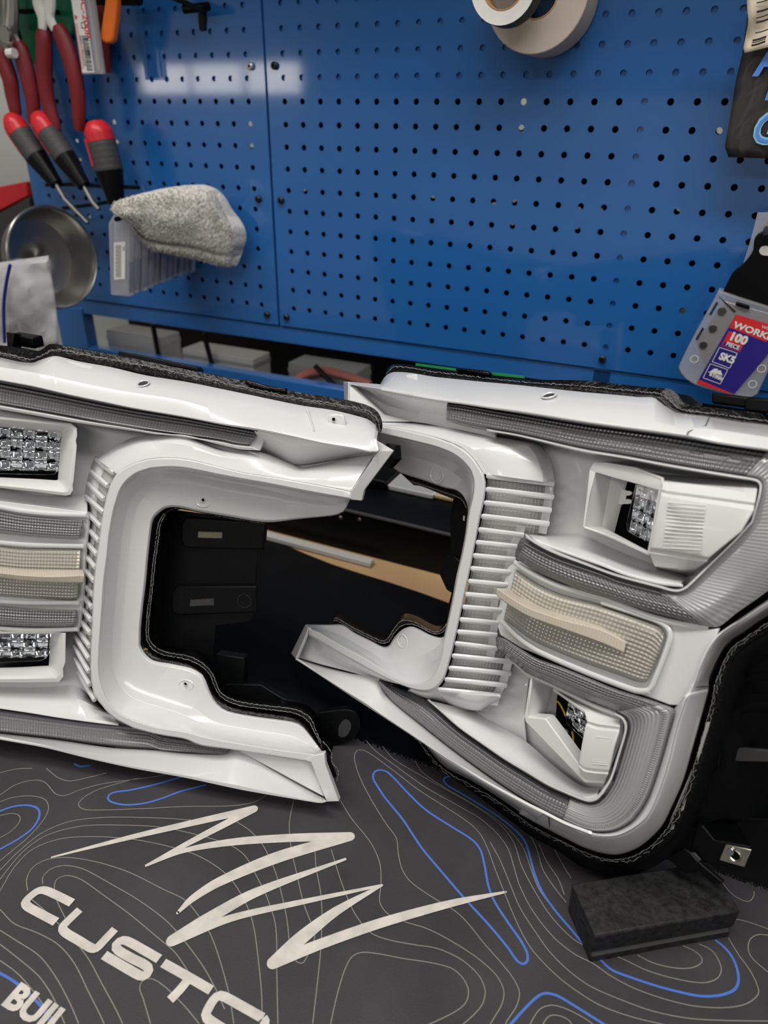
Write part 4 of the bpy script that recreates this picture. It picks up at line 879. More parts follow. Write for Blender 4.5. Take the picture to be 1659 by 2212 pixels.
# grille: mesh, side bar, slats
gs = [((625, 115), (1232, 187)), ((620, 237), (1227, 307)), ((605, 357), (1207, 427)), ((580, 477), (1187, 547)), ((555, 597), (960, 650)), ((532, 712), (900, 752)), ((507, 830), (885, 867)), ((485, 945), (857, 982)), ((462, 1060), (832, 1097)), ((437, 1177), (750, 1207)), ((412, 1290), (772, 1322)), ((388, 1402), (750, 1437)), ((365, 1512), (722, 1542))]
ge = [((260, 40), (640, 87)), ((235, 150), (782, 207)), ((205, 260), (762, 312)), ((170, 362), (727, 417)), ((112, 452), (672, 510))]
GL = [b2_(a)[0] for a, b in gs] + [b6_(a)[0] for a, b in ge]; GR = [b2_(b)[0] for a, b in gs] + [b6_(b)[0] for a, b in ge]
full = [(1196, 1044), (1195, 1074), (1190, 1103), (1185, 1132), (1178, 1160), (1172, 1189), (1166, 1217), (1160, 1245), (1153, 1273), (1147, 1301), (1140, 1329), (1132, 1357), (1124, 1385), (1116, 1411), (1112, 1422), (1104, 1455), (1095, 1480), (1082, 1503)]
def gd(p, i):                    # depth of the grille face: from the lip to its far side
    a, b = GL[i], full[i]; t_ = (p[0] - a[0]) / max(1, b[0] - a[0]); return -.004 - .030 * t_ ** 1.2
ml = [(p[0] + 2, p[1] + 3) for p in GL]; mr = [(p[0] - 16, p[1]) for p in full]
loft('grille_mesh', PB, [[(p[0], p[1], -.008) for p in ml], [(p[0], p[1], -.021) for p in mix(ml, mr, .5)], [(p[0], p[1], -.038) for p in mr]], M['mesh'], LB, n=50, thick=.001, bevel=0)
side = [(p[0] - 3, p[1]) for p in GR]
sd_in = [(p[0] - 20, p[1] - 2) for p in GR]
for a0, a1_ in ((0, 4), (4, 9), (9, 10), (10, 14), (14, 18)):
    n_ = range(a0, a1_)
    top_ext = 26 if a0 in (4, 10) else 10
    o_ = [(side[i][0], side[i][1], gd(side[i], i) - .0015) for i in n_]; q_ = [(sd_in[i][0], sd_in[i][1], gd(sd_in[i], i) - .006) for i in n_]
    o_ = o_ + [(o_[-1][0] - 5, o_[-1][1] + 22, o_[-1][2])]; q_ = q_ + [(q_[-1][0] - 5, q_[-1][1] + 22, q_[-1][2])]
    if a0: o_ = [(o_[0][0] + 5, o_[0][1] - 20, o_[0][2])] + o_; q_ = [(q_[0][0] + 5, q_[0][1] - 20, q_[0][2])] + q_
    loft('grille_side', PB, [q_, o_], M['white'], LB, n=14, thick=.0015, bevel=.0003, smooth=False)
for i, (p, q) in enumerate(zip(GL, GR)):
    g = MB(); A, B = PB(p[0], p[1], gd(p, i) + .0010), PB(q[0], q[1], gd(q, i) + .0012)
    mid = PB((p[0] + q[0]) / 2, (p[1] + q[1]) / 2, gd(((p[0] + q[0]) / 2, 0), i) + .0018)
    g.tube([A, A + (mid - A) * .06, mid, B - (B - mid) * .04, B], [.0014, .0023, .0024, .0023, .0019], 8, flat=.8); g.build('slat', M['white'], LB)
# foot of the grille column
loft('column_foot', PB, [D(b6_((110, 470), (400, 500), (665, 525)), -.010), D(b6_((60, 540), (300, 600), (480, 640), (600, 560), (665, 525)), -.024), D(b6_((0, 545), (150, 620), (420, 640), (560, 610)), -.040)], M['white'], LB, n=30, thick=.002, bevel=0, angle=60)
loft('column_foot', PB, [D([(890, 1489), (911, 1494), (930, 1494), (947, 1487)], -.003), D([(880, 1493), (905, 1504), (930, 1510), (960, 1506)], -.018), D([(880, 1494), (930, 1518), (985, 1532), (1040, 1536)], -.034)], M['white'], LB, n=30, thick=.002, bevel=0, angle=60)

# pod in the wing panel: open box, lamp inside, ribbed cover
fr_o = b3_((62, 890), (100, 820), (220, 828), (480, 872), (720, 960), (735, 1050), (700, 1090), (660, 1330), (600, 1640)) + b4_((590, 330), (280, 190), (0, 80)) + [(1250, 1133), (1266, 1075)]
fr_i = b3_((112, 915), (130, 916), (250, 952), (480, 1015), (640, 1062), (700, 1076), (690, 1100), (650, 1320), (592, 1622)) + b4_((560, 290), (280, 165), (20, 85)) + [(1262, 1136), (1274, 1080)]
fr_o[-2] = b3_((2, 1390))[0]; fr_o[-1] = b3_((38, 1100))[0]; fr_i[-2] = b3_((14, 1398))[0]; fr_i[-1] = b3_((60, 1120))[0]
g = MB(); K_ = len(fr_o)
ro = [PB(p[0], p[1], -.012) for p in fr_o]; rb = [PB(p[0], p[1], -.050) for p in fr_o]; ri = [PB(p[0], p[1], -.012) for p in fr_i]
for rws in ([rb, ro], [ro, ri]): g.grid([r + [r[0]] for r in rws])
g.build('pod_frame', M['podwhite'], LB, thick=.0016, bevel=.0005)
pod_q = lambda pts, ds: [(p[0], p[1], d) for p, d in zip(pts, ds)]
slab('pod_wall', PB, pod_q(b3_((110, 915), (250, 952), (172, 1402), (12, 1402)), (-.012, -.034, -.034, -.012)), 0, .001, M['podwhite'], LB, bevel=0)
slab('pod_wall', PB, pod_q(b3_((248, 950), (395, 990), (278, 1452), (172, 1402)), (-.034, -.044, -.044, -.034)), 0, .001, M['podwhite'], LB, bevel=0)
slab('pod_floor', PB, pod_q(b3_((12, 1402), (172, 1402), (590, 1625)) + b4_((580, 300), (20, 85)), (-.012, -.034, -.030, -.013, -.012)), 0, .001, M['podwhite'], LB, bevel=0)
slab('lamp_cavity', PB, b3_((245, 930), (720, 1060), (620, 1650), (160, 1410)), -.0495, .001, M['hole'], LB, bevel=0)
slab('alignment_tabs', PB, b3_((330, 1060), (390, 1075), (380, 1190), (345, 1205), (310, 1190)), -.042, .001, M['podwhite'], LB, bevel=.0003)
for yy in (1100, 1175): slab('tab', PB, resample(b3_((370, yy - 18), (415, yy - 20), (440, yy), (415, yy + 20), (370, yy + 18), (370, yy - 18)), 14)[:-1], -.0425, .001, M['podwhite'], LB, bevel=0)
facets(PB, tuple(b3_((490, 1020), (700, 1070), (600, 1560), (420, 1440))), 4, 4, -.0465, LB, depth=.003)
slab('lamp_cover', PB, b3_((470, 1020), (705, 1075), (612, 1540), (480, 1490), (400, 1440), (388, 1380)), -.0405, .0012, M['glassdark'], LB, bevel=.0003)
cov = [b3_((480, 890), (700, 925), (900, 945), (1200, 965), (1572, 1010)), b3_((720, 985), (900, 1010), (1200, 1050), (1555, 1110)), b3_((706, 1068), (740, 1078), (1100, 1125), (1538, 1185)),
       b3_((702, 1090), (760, 1108), (1100, 1150), (1532, 1210)), b3_((696, 1115), (760, 1130), (1100, 1185), (1528, 1250)), b3_((650, 1350), (720, 1360), (1000, 1400), (1420, 1440)),
       b4_((600, 260), (720, 275), (900, 305), (1135, 350)), b4_((596, 282), (720, 297), (900, 327), (1118, 368)), b4_((592, 305), (720, 330), (900, 360), (1105, 385)), b4_((640, 425), (760, 440), (900, 450), (1040, 440)), b4_((660, 445), (760, 470), (900, 505), (975, 520))]
loft('pod_cover', PB, [D(resample(r, 16, False), d) for r, d in zip(cov, (-.040, -.014, -.008, -.0095, -.006, -.004, -.006, -.0095, -.008, -.016, -.046))], M['podwhite'], LB, n=16, thick=.002, bevel=.0009, angle=30, smooth=False)
for i in range(13):
    t_ = i / 12; L_, R_ = lerp((762, 1185), (720, 1590), t_), lerp((1100, 1215), (1060, 1610), t_)
    p, q = b3_(L_)[0], b3_(R_)[0]; g = MB(); g.tube([PB(p[0], p[1], -.0044), PB((p[0] + q[0]) / 2, (p[1] + q[1]) / 2, -.0034), PB(q[0], q[1], -.0040)], .0005, 5); g.build('grip_rib', M['podwhite'], LB)
slab('cover_side', PB, pod_q(b3_((702, 1085), (596, 1640), (600, 1660), (650, 1340)), (-.008, -.008, -.045, -.045)), 0, .001, M['podwhite'], LB, bevel=0)

# marker between the two lenses: white ridges, beige lens, light-guide fin
slab('marker_panel', PB, [(1095, 1225), (1118, 1212), (1177, 1248), (1259, 1281), (1404, 1326), (1530, 1360), (1552, 1358), (1530, 1420), (1500, 1480), (1470, 1525), (1447, 1524), (1404, 1508), (1259, 1456), (1125, 1400), (1080, 1372), (1070, 1340)], -.018, .004, M['white'], LB, bevel=.0008)
for r in (((1112, 1215), (1141, 1234), (1177, 1253), (1213, 1268), (1300, 1292), (1400, 1330), (1460, 1346), (1530, 1358)), ((1083, 1342), (1125, 1382), (1165, 1408), (1259, 1449), (1340, 1480), (1380, 1493), (1402, 1492))):
    g = MB(); g.tube([PB(*p) for p in DW(resample(list(r), 26), -.014)], .0022, 10, flat=.8); g.build('ridge', M['white'], LB)
g = MB(); g.tube([PB(*p) for p in DW(resample([(1300, 1301), (1400, 1334), (1432, 1347), (1446, 1362), (1447, 1380), (1425, 1440), (1410, 1478), (1402, 1490), (1385, 1492)], 30), -.0145)], .0018, 8); g.build('ridge', M['white'], LB)
lens_panel('amber_marker_lens', PB, [(1114, 1230), (1165, 1263), (1213, 1284), (1300, 1306), (1404, 1342), (1428, 1354), (1438, 1372)], [(1088, 1337), (1129, 1369), (1165, 1391), (1259, 1431), (1340, 1460), (1380, 1474), (1396, 1474)], -.013, M['marker'], LB, n=70)
f_t0 = b2_((840, 1125), (900, 1180), (1000, 1235), (1150, 1300), (1300, 1350), (1659, 1465)) + b4_((380, 1088))
f_t1 = b2_((715, 1120), (780, 1165), (860, 1220), (1000, 1300), (1300, 1405), (1659, 1500)) + b4_((385, 1108))
f_b1 = b2_((712, 1185), (780, 1235), (860, 1290), (1000, 1370), (1300, 1480), (1659, 1610)) + b4_((370, 1200))
f_b0 = b2_((800, 1260), (860, 1300), (1000, 1380), (1300, 1490), (1659, 1620)) + b4_((360, 1210))
dfin = lambda r, a, b: [(p[0], p[1], a + (b - a) * i / 39) for i, p in enumerate(resample(r, 40))]
loft('light_guide_fin', PB, [dfin(f_t0, -.012, -.012), dfin(f_t1, .006, -.009), dfin(f_b1, .005, -.009), dfin(f_b0, -.012, -.012)], M['fin'], LB, n=60, thick=.0012, bevel=.0004)

# lower lens: bottom strip, corner, right leg, upper arm
I2 = [[(820, 1466), (845, 1477), (873, 1490), (921, 1513), (944, 1533), (992, 1575), (1040, 1609), (1089, 1643), (1137, 1672), (1185, 1701), (1233, 1722)],
      [(1233, 1722), (1255, 1731), (1275, 1736), (1292, 1731), (1307, 1716)], [(1307, 1716), (1324, 1686), (1341, 1633), (1352, 1595)],
      [(1352, 1595), (1357, 1575), (1356, 1560), (1347, 1547), (1330, 1538)], [(1330, 1538), (1307, 1528), (1259, 1510), (1209, 1488), (1160, 1465), (1137, 1455), (1108, 1431), (1072, 1398)]]
O2 = [[(816, 1474), (836, 1502), (860, 1526), (913, 1568), (975, 1617), (1051, 1673), (1111, 1714), (1171, 1750), (1215, 1772)],
      [(1215, 1772), (1250, 1788), (1285, 1798), (1320, 1797), (1345, 1788), (1367, 1773)], [(1367, 1773), (1391, 1741), (1408, 1705), (1428, 1645), (1441, 1600)],
      [(1441, 1600), (1452, 1560), (1457, 1541), (1454, 1533), (1446, 1528), (1430, 1522)], [(1430, 1522), (1404, 1512), (1331, 1489), (1259, 1460), (1209, 1440), (1161, 1423), (1125, 1402), (1089, 1380), (1075, 1376)]]
for sl, nm, mm, nn in ((slice(0, 1), 'lower_lens', 'lens', 110), (slice(1, 4), 'corner_lens', 'lenslong', 28), (slice(4, 5), 'middle_lens', 'lens', 70)):
    i_, o_ = I2[sl], O2[sl]; e0 = .30 if nm == 'lower_lens' else (.05 if nm == 'corner_lens' else .08)
    loft(nm, PB, [smix(i_, o_, e0, -.011), smix(i_, o_, .5, -.0085), smix(i_, o_, .92, -.0095), smix(i_, o_, 1, -.013), smix(i_, o_, 1.05, -.017)], M[mm], LB, n=nn, thick=.002, bevel=0)
    loft('lens_edge', PB, [SD(i_, -.016), smix(i_, o_, e0, -.011)], M['lensedge'], LB, n=nn, thick=.001, bevel=0)
loft('lens_edge', PB, [smix(O2[1:4], I2[1:4], 0, -.012), smix(O2[1:4], I2[1:4], .24, -.0075)], M['lensfine'], LB, n=28, thick=.0005, bevel=0)
# tray inside the lower lens
J2 = [[(930, 1512), (945, 1525), (992, 1567), (1040, 1601), (1089, 1634), (1137, 1662), (1185, 1690), (1233, 1712)], [(1233, 1712), (1255, 1720), (1272, 1724), (1286, 1720), (1298, 1708)],
      [(1298, 1708), (1316, 1680), (1333, 1630), (1344, 1595)], [(1344, 1595), (1348, 1577), (1347, 1564), (1341, 1554), (1325, 1545)]]
I2x = [I2[0][3:]] + I2[1:4]
loft('tray_ridge', PB, [SD(I2x, -.016), smix(I2x, J2, .35, -.0075), smix(I2x, J2, .8, -.0075), SD(J2, -.012)], M['white'], LB, n=30, thick=.0015, bevel=.0003)
slab('pocket_panel', PB, [(1085, 1405), (1137, 1457), (1209, 1490), (1325, 1542), (1346, 1556), (1345, 1590), (1300, 1708), (1272, 1722), (1233, 1712), (1137, 1662), (1040, 1601), (944, 1525), (1040, 1500)], -.050, .003, M['white'], LB, bevel=0)
loft('tray_floor', PB, [D(b6_((420, 640), (640, 770), (900, 920), (1150, 1140), (1400, 1320), (1560, 1340)), -.040), D([(930, 1513), (992, 1567), (1040, 1601), (1089, 1634), (1137, 1662), (1185, 1690), (1233, 1712), (1260, 1722), (1290, 1716)], -.012)], M['white'], LB, n=40, bevel=.0004)
loft('tray_back', PB, [D(b6_((790, 220), (900, 330), (920, 360)), -.046), D(b6_((680, 480), (820, 480), (900, 520)), -.047), D(b6_((430, 630), (640, 670), (880, 720)), -.046), D(b6_((420, 645), (650, 775), (900, 925)), -.040)], M['white'], LB, n=20, thick=.001, bevel=0, angle=60)
# lower pod
pf_o = b6_((940, 350), (1130, 440)); 
slab('pod_wall', PB, pod_q(b6_((935, 340), (1130, 430), (1065, 712), (915, 708), (915, 640)), (-.014, -.036, -.036, -.014, -.014)), 0, .001, M['podwhite'], LB, bevel=0)
slab('pod_frame', PB, pod_q(b6_((935, 340), (952, 350), (918, 640), (918, 700), (1070, 712), (1390, 1150), (1400, 1175), (1600, 1195), (1600, 1300), (1420, 1290), (1380, 1250), (890, 745), (875, 690), (888, 640)), (-.014,) * 14), 0, .012, M['podwhite'], LB, bevel=.0012)
slab('pod_floor', PB, pod_q(b6_((918, 702), (1065, 712), (1380, 1020), (1370, 1130)), (-.014, -.036, -.030, -.014)), 0, .001, M['podwhite'], LB, bevel=0)
slab('pod_wall', PB, pod_q(b6_((1115, 430), (1175, 470), (1150, 800), (1065, 712)), (-.036, -.044, -.044, -.036)), 0, .001, M['podwhite'], LB, bevel=0)
slab('lamp_cavity', PB, b6_((1110, 400), (1480, 640), (1440, 1050), (1050, 720)), -.0485, .001, M['hole'], LB, bevel=0)
slab('alignment_tabs', PB, resample(b6_((1150, 780), (1190, 775), (1265, 820), (1270, 845), (1200, 850), (1160, 830), (1150, 780)), 20)[:-1], -.042, .001, M['fray'], LB, bevel=0)
facets(PB, tuple(b6_((1280, 560), (1460, 680), (1420, 900), (1260, 700))), 3, 3, -.0455, LB, depth=.003)
slab('lamp_cover', PB, b6_((1270, 570), (1460, 690), (1410, 900), (1260, 760), (1250, 700)), -.0395, .0012, M['glassdark'], LB, bevel=.0003)
g = MB(); g.tube([PB(*p) for p in D(resample(b6_((1160, 555), (1190, 570), (1230, 640), (1250, 690)), 12), -.0430) ], .0007, 6); g.build('wire', M['yellow'], LB)
g = MB(); g.tube([PB(*p) for p in D(resample(b6_((1310, 830), (1320, 880), (1320, 950)), 8), -.0430)], .0007, 6); g.build('wire', M['yellow'], LB)
cv = [b6_((1140, 440), (1300, 530), (1480, 610), (1740, 700)), b6_((1420, 640), (1480, 670), (1560, 690), (1740, 750)), b6_((1445, 740), (1480, 745), (1540, 765), (1735, 790)), b6_((1440, 755), (1480, 770), (1540, 790), (1730, 815)), b6_((1432, 770), (1480, 795), (1540, 815), (1725, 830)), b6_((1400, 930), (1450, 950), (1530, 970), (1680, 980)),
      b6_((1370, 1110), (1420, 1150), (1520, 1165), (1640, 1175)), b6_((1368, 1125), (1420, 1168), (1520, 1185), (1630, 1192)), b6_((1368, 1140), (1420, 1190), (1520, 1205), (1625, 1210)), b6_((1390, 1240), (1430, 1275), (1520, 1290), (1600, 1295))]
loft('pod_cover', PB, [D(resample(r, 14, False), d) for r, d in zip(cv, (-.022, -.014, -.0085, -.0100, -.008, -.006, -.0075, -.0095, -.008, -.016))], M['podwhite'], LB, n=14, thick=.002, bevel=.0007, angle=30, smooth=False)
for i in range(13):
    t_ = i / 12; L_, R_ = lerp((1520, 880), (1490, 1120), t_), lerp((1660, 895), (1625, 1130), t_)
    p, q = b6_(L_)[0], b6_(R_)[0]; g = MB(); g.tube([PB(p[0], p[1], -.0070), PB(q[0], q[1], -.0070)], .0003, 5); g.build('grip_rib', M['podwhite'], LB)
loft('arm_shelf', PB, [D(b6_((780, 215), (900, 315), (1100, 405), (1300, 505), (1500, 595), (1659, 655), (1740, 690)), -.014), D(b6_((790, 235), (915, 350), (1110, 430), (1300, 530), (1480, 620), (1640, 690), (1745, 730)), -.020)], M['white'], LB, n=40, thick=.0015, bevel=.0003)

# lower plate, its front edge, the face below and the white surround on the right
P0 = [(640, 1421), (700, 1440), (760, 1455), (815, 1466), (836, 1503), (913, 1568), (975, 1617), (1051, 1673), (1111, 1714), (1171, 1750), (1231, 1780), (1277, 1797)]
P1 = [(638, 1424), (740.6, 1493), (837, 1555.6), (900, 1597), (960, 1637), (1051, 1692.6), (1135, 1738), (1171, 1756), (1220, 1781), (1277, 1803)]
q0, q1 = resample(P0, 60), resample(P1, 60)
loft('lower_plate', PB, [D(q0, -.014), D(mix(q0, q1, .3), -.006), D(mix(q0, q1, .92), .006), D(q1, .005)], M['white'], LB, n=90, thick=.0022, bevel=.0006)
R0 = [O2[0][-3:] + O2[1][1:], O2[2], O2[3], [(1430, 1522), (1447, 1524), (1470, 1524)]]
RG0 = [(1171, 1750), (1231, 1780), (1277, 1797), (1320, 1797), (1345, 1788), (1367, 1773), (1391, 1741), (1408, 1705), (1428, 1645), (1445, 1585), (1457, 1541), (1456, 1530)]
RG1 = [(1171, 1757), (1231, 1787), (1285, 1806), (1325, 1809), (1352, 1801), (1382, 1783), (1404, 1761), (1428, 1705), (1447, 1645), (1464, 1572), (1481, 1520), (1490, 1500)]
RG2 = [(1120, 1757), (1156, 1777), (1231, 1816), (1262, 1831), (1301, 1843), (1337, 1846), (1382, 1829), (1428, 1787), (1452, 1741), (1476, 1686), (1495, 1621), (1512, 1560), (1531, 1490)]
z0, z1, z2 = resample(RG0, 70), resample(RG1, 70), resample(RG2, 70)
loft('outer_ridge', PB, [D(z0, -.014), D(mix(z0, z1, .35), -.005), D(mix(z0, z1, .75), -.003), D(z1, -.005)], M['white'], LB, n=90, thick=.002, bevel=.0003, angle=50)
loft('outer_band', PB, [D(z1, -.005), D(mix(z1, z2, .12), -.007), D(mix(z1, z2, .95), -.030), D(z2, -.034)], M['white'], LB, n=90, thick=.002, bevel=.0005)
U0 = [(915, 1605), (960, 1639), (1051, 1694), (1135, 1740), (1171, 1758)]; U1 = [(917, 1608), (960, 1655), (1020, 1687), (1081, 1725), (1156, 1777)]
loft('under_plate', PB, [D(U0, .003), D(U1, -.034)], M['white'], LB, n=40, thick=.002, bevel=.0003)
for xx, yy in ((984, 1655), (1149, 1748)): slab('oblong_hole', PB, resample([(xx - 8, yy - 10), (xx - 3, yy - 11), (xx + 7, yy + 2), (xx + 9, yy + 9), (xx + 4, yy + 9), (xx - 6, yy - 3), (xx - 8, yy - 10)], 16)[:-1], -.0135 if xx < 1000 else -.0150, .0006, M['hole'], LB, bevel=0)
g = MB(); g.tube([PB(1185, 1766, .0), PB(1187, 1790, -.030)], .0004, 5); g.build('panel_gap', M['greybox'], LB)
# upper right surround: between marker panel, wrap lens and seal
V0 = [(1456, 1530), (1480, 1515), (1500, 1470), (1520, 1420), (1548, 1372), (1600, 1335), (1659, 1295), (1765, 1225)]
V1 = [(1488, 1502), (1505, 1475), (1520, 1430), (1545, 1385), (1580, 1358), (1612, 1340), (1659, 1310), (1765, 1245)]
V2 = [(1531, 1490), (1532, 1465), (1551, 1421), (1572, 1388), (1609, 1363), (1659, 1328), (1765, 1265)]
v0, v1, v2 = resample(V0, 40), resample(V1, 40), resample(V2, 40)
loft('outer_ridge', PB, [DW(v0, -.013), DW(mix(v0, v1, .4), -.006), DW(v1, -.008)], M['white'], LB, n=50, thick=.002, bevel=.0003, angle=50)
loft('outer_band', PB, [DW(v1, -.008), DW(mix(v1, v2, .15), -.011), DW(v2, -.034)], M['white'], LB, n=50, thick=.002, bevel=.0004)
g = MB(); g.tube([PB(1505, 1484, -.013), PB(1531, 1483, -.033)], .0004, 5); g.build('panel_gap', M['greybox'], LB)

# seal and housing on the right and below
W0 = [(905, 1592), (915, 1606), (960, 1656), (1020, 1688), (1081, 1725), (1156, 1778), (1231, 1817), (1262, 1832), (1301, 1844), (1337, 1846), (1382, 1829), (1428, 1787), (1452, 1741), (1476, 1686), (1495, 1621), (1512, 1560), (1531, 1490), (1532, 1465), (1551, 1421), (1572, 1388), (1609, 1363), (1659, 1328), (1765, 1265)]
W1 = [(895, 1600), (912, 1622), (945, 1660), (1010, 1705), (1070, 1740), (1145, 1795), (1225, 1835), (1258, 1852), (1300, 1868), (1350, 1874), (1405, 1852), (1455, 1806), (1482, 1755), (1506, 1695), (1525, 1630), (1545, 1560), (1562, 1500), (1572, 1455), (1592, 1415), (1620, 1392), (1665, 1365), (1765, 1300)]
w0, w1_ = resample(W0, 110), resample(W1, 110)
loft('housing_seal', PB, [DW(w0, -.036), DW(mix(w0, w1_, .28), -.040), DW(mix(w0, w1_, .38), -.034), DW(mix(w0, w1_, .62), -.034), DW(mix(w0, w1_, .72), -.042), DW(w1_, -.042)], M['seal'], LB, n=140, thick=.001, bevel=0, angle=30)
strand('sealant_strands', PB, DW(mix(w0, w1_, .42), -.0335), 0, .00024, M['fray'], LB, jit=1.4, n=420, breaks=.03)
strand('sealant_strands', PB, DW(mix(w0, w1_, .60), -.0335), 0, .00020, M['fray'], LB, jit=3.5, n=240, breaks=.30)
W2 = [(890, 1606), (905, 1640), (935, 1675), (1000, 1725), (1060, 1760), (1140, 1815), (1220, 1855), (1255, 1872), (1300, 1885), (1360, 1890), (1425, 1866), (1480, 1815), (1506, 1765), (1530, 1700), (1552, 1640), (1575, 1570), (1600, 1500), (1618, 1455), (1640, 1430), (1690, 1400), (1765, 1365)]
w2_ = resample(W2, 110)
loft('housing', PB, [DW(w1_, -.042), DW(mix(w1_, w2_, .5), -.044), DW(w2_, -.050), DW(mix(w1_, w2_, .2), -.085)], M['black'], LB, n=140, thick=.003, bevel=.0008)
slab('edge_teeth', PB, b9_((700, 0), (740, 0), (600, 450), (480, 800), (420, 1050), (330, 1100), (300, 1280), (215, 1290), (260, 1180), (380, 900), (560, 480)), -.0385, .001, mat('grey_fine_ribs', (.45, .45, .46), .4), LB, bevel=0)
# flank of the housing with steps and slots
slab('housing_flank', PB, [(1425, 1860, -.054), (1470, 1790, -.056), (1515, 1680, -.056), (1555, 1540, -.056), (1580, 1450, -.058), (1630, 1390, -.07), (1765, 1305, -.08), (1790, 1500, -.11), (1790, 1790, -.11), (1560, 1770, -.075), (1500, 1790, -.066)], 0, .05, M['black'], LB, bevel=.001)
slab('flank_step', PB, b9_((900, 295), (1500, 340), (1500, 480), (880, 470), (870, 340)), -.074, .004, M['greybox'], LB, bevel=.0008)
slab('flank_boss', PB, b9_((750, 330), (870, 345), (840, 595), (715, 580)), -.064, .006, M['black'], LB, bevel=.001)
for py in (1455, 1500, 1540): slab('flank_slot', PB, [(1608 + (1500 - py) * .2, py), (1760, py - 10), (1760, py + 12), (1604 + (1500 - py) * .2, py + 16)], -.064, .002, M['hole'], LB, bevel=0)
# back shell closing the lamp
slab('back_shell', PB, [(840, 806), (1000, 820), (1260, 850), (1410, 862), (1480, 900), (1640, 930), (1700, 1000), (1700, 1250), (1560, 1400), (1520, 1500), (1470, 1680), (1400, 1790), (1320, 1830), (1160, 1770), (1000, 1660), (930, 1600), (945, 1490), (1000, 1450), (1030, 1200), (1045, 1060), (1010, 1000), (870, 935)], -.055, .030, M['black'], LB, bevel=.002)
# black walls seen inside the opening
N1 = b1_((595, 1083), (720, 1195), (780, 1205), (1070, 1310), (1150, 1330), (1195, 1390), (1200, 1440), (1205, 1460))
loft('opening_seal', PB, [D(b1_((595, 1080), (800, 1150), (1000, 1220), (1100, 1242), (1160, 1290), (1200, 1370), (1205, 1440)), -.034), D(b1_((660, 1140), (800, 1185), (1000, 1255), (1090, 1285), (1150, 1320), (1195, 1390), (1205, 1450)), -.038), D(b1_((720, 1195), (790, 1205), (1000, 1290), (1075, 1320), (1130, 1340), (1180, 1400), (1205, 1460)), -.055)], M['seal'], LB, n=40, thick=.001, bevel=0)
strand('sealant_strands', PB, D(b1_((700, 1170), (800, 1195), (1000, 1260), (1090, 1290), (1150, 1325), (1195, 1400)), -.0375), 0, .0003, M['fray'], LB, jit=.6, n=80, breaks=.05)
slab('bracket_panel', PB, b1_((1072, 1320), (1150, 1330), (1215, 1420), (1190, 1659), (1100, 2000), (1060, 1900), (1040, 1500)), -.062, .004, M['black'], LB, bevel=.0006)
slab('bracket_rib', PB, b2_((255, 830), (330, 830), (420, 900), (330, 1180), (265, 1140), (200, 1000)), -.058, .004, M['black'], LB, bevel=.0015)
slab('opening_side', PB, b2_((440, 420), (470, 420), (440, 760), (380, 1060), (300, 1400), (250, 1480), (240, 1440), (330, 1100), (400, 800)), -.052, .012, M['black'], LB, bevel=0)
slab('slot', PB, b1_((1165, 1465), (1190, 1480), (1188, 1528), (1160, 1505)), -.0560, .0005, M['paper'], LB, bevel=0)
# seal round the lower arm
X0 = b5_((415, 185), (480, 205), (600, 272), (760, 355), (860, 400), (912, 395), (960, 322), (1030, 255), (1110, 222), (1180, 240), (1280, 290), (1380, 318), (1410, 290))
X1 = b5_((420, 150), (440, 140), (560, 210), (760, 310), (860, 345), (905, 320), (960, 230), (1030, 158), (1110, 165), (1200, 205), (1280, 250), (1360, 265), (1430, 190))
x0, x1 = resample(X0, 60), resample(X1, 60)
loft('arm_seal', PB, [D(x0, -.034), D(mix(x0, x1, .35), -.038), D(mix(x0, x1, .55), -.033), D(mix(x0, x1, .8), -.033), D(x1, -.040), D([(p[0] + 4, p[1] - 12) for p in x1], -.062)], M['seal'], LB, n=80, thick=.001, bevel=0)
for t_ in (.45, .9): strand('sealant_strands', PB, D(mix(x0, x1, t_), -.0328), 0, .00036, M['fray'], LB, jit=.8, n=140, breaks=.05)
# lower arm: end and side facets
slab('arm_end', PB, pod_q(b5_((163, 205), (192, 237), (85, 497), (75, 512), (35, 465)), (-.010, .001, .001, .001, -.010)), 0, .004, M['white'], LB, bevel=.0006)
loft('arm_recess', PB, [D(F1[4][::-1][:5], -.002), D(b5_((195, 300), (260, 440), (500, 560), (820, 695)), -.016), D(b5_((90, 497), (300, 560), (560, 625), (825, 692)), -.014)], M['white'], LB, n=30, thick=.0015, bevel=.0003, smooth=False, angle=20)
# bracket with speed nut under the right corner
slab('bracket', PB, b9_((575, 1220), (650, 1235), (790, 1405), (1220, 1485), (1140, 1760), (720, 1690), (620, 1640), (500, 1560)), -.060, .004, M['black'], LB, bevel=.0008)
slab('bracket_top', PB, pod_q(b9_((640, 1130), (1030, 1190), (1225, 1480), (790, 1402), (650, 1235)), (-.085, -.085, -.060, -.060, -.062)), 0, .003, M['black'], LB, bevel=.0006)
slab('bracket_beam', PB, b9_((640, 1120), (1440, 1150), (1900, 1170), (1900, 1215), (1440, 1200), (1030, 1195)), -.084, .012, M['black'], LB, bevel=.001)
slab('bracket_foot', PB, b9_((130, 1650), (420, 1500), (500, 1560), (640, 1700), (900, 1920), (780, 1940), (600, 1780), (440, 1820), (250, 1650)), -.058, .004, M['black'], LB, bevel=.0008)
slab('bracket_ridge', PB, b9_((485, 1560), (550, 1560), (630, 1650), (580, 1680)), -.0565, .002, M['greybox'], LB, bevel=.0006)
nut = slab('speed_nut', PB, b9_((925, 1455), (1235, 1525), (1150, 1735), (845, 1650)), -.0585, .0012, M['zinc'], LB, bevel=.0005)
hole(PB, 1588, 1848, -.0583, .0030, 'nut_hole', LB, mat_in='hole', rimmat='zinc')
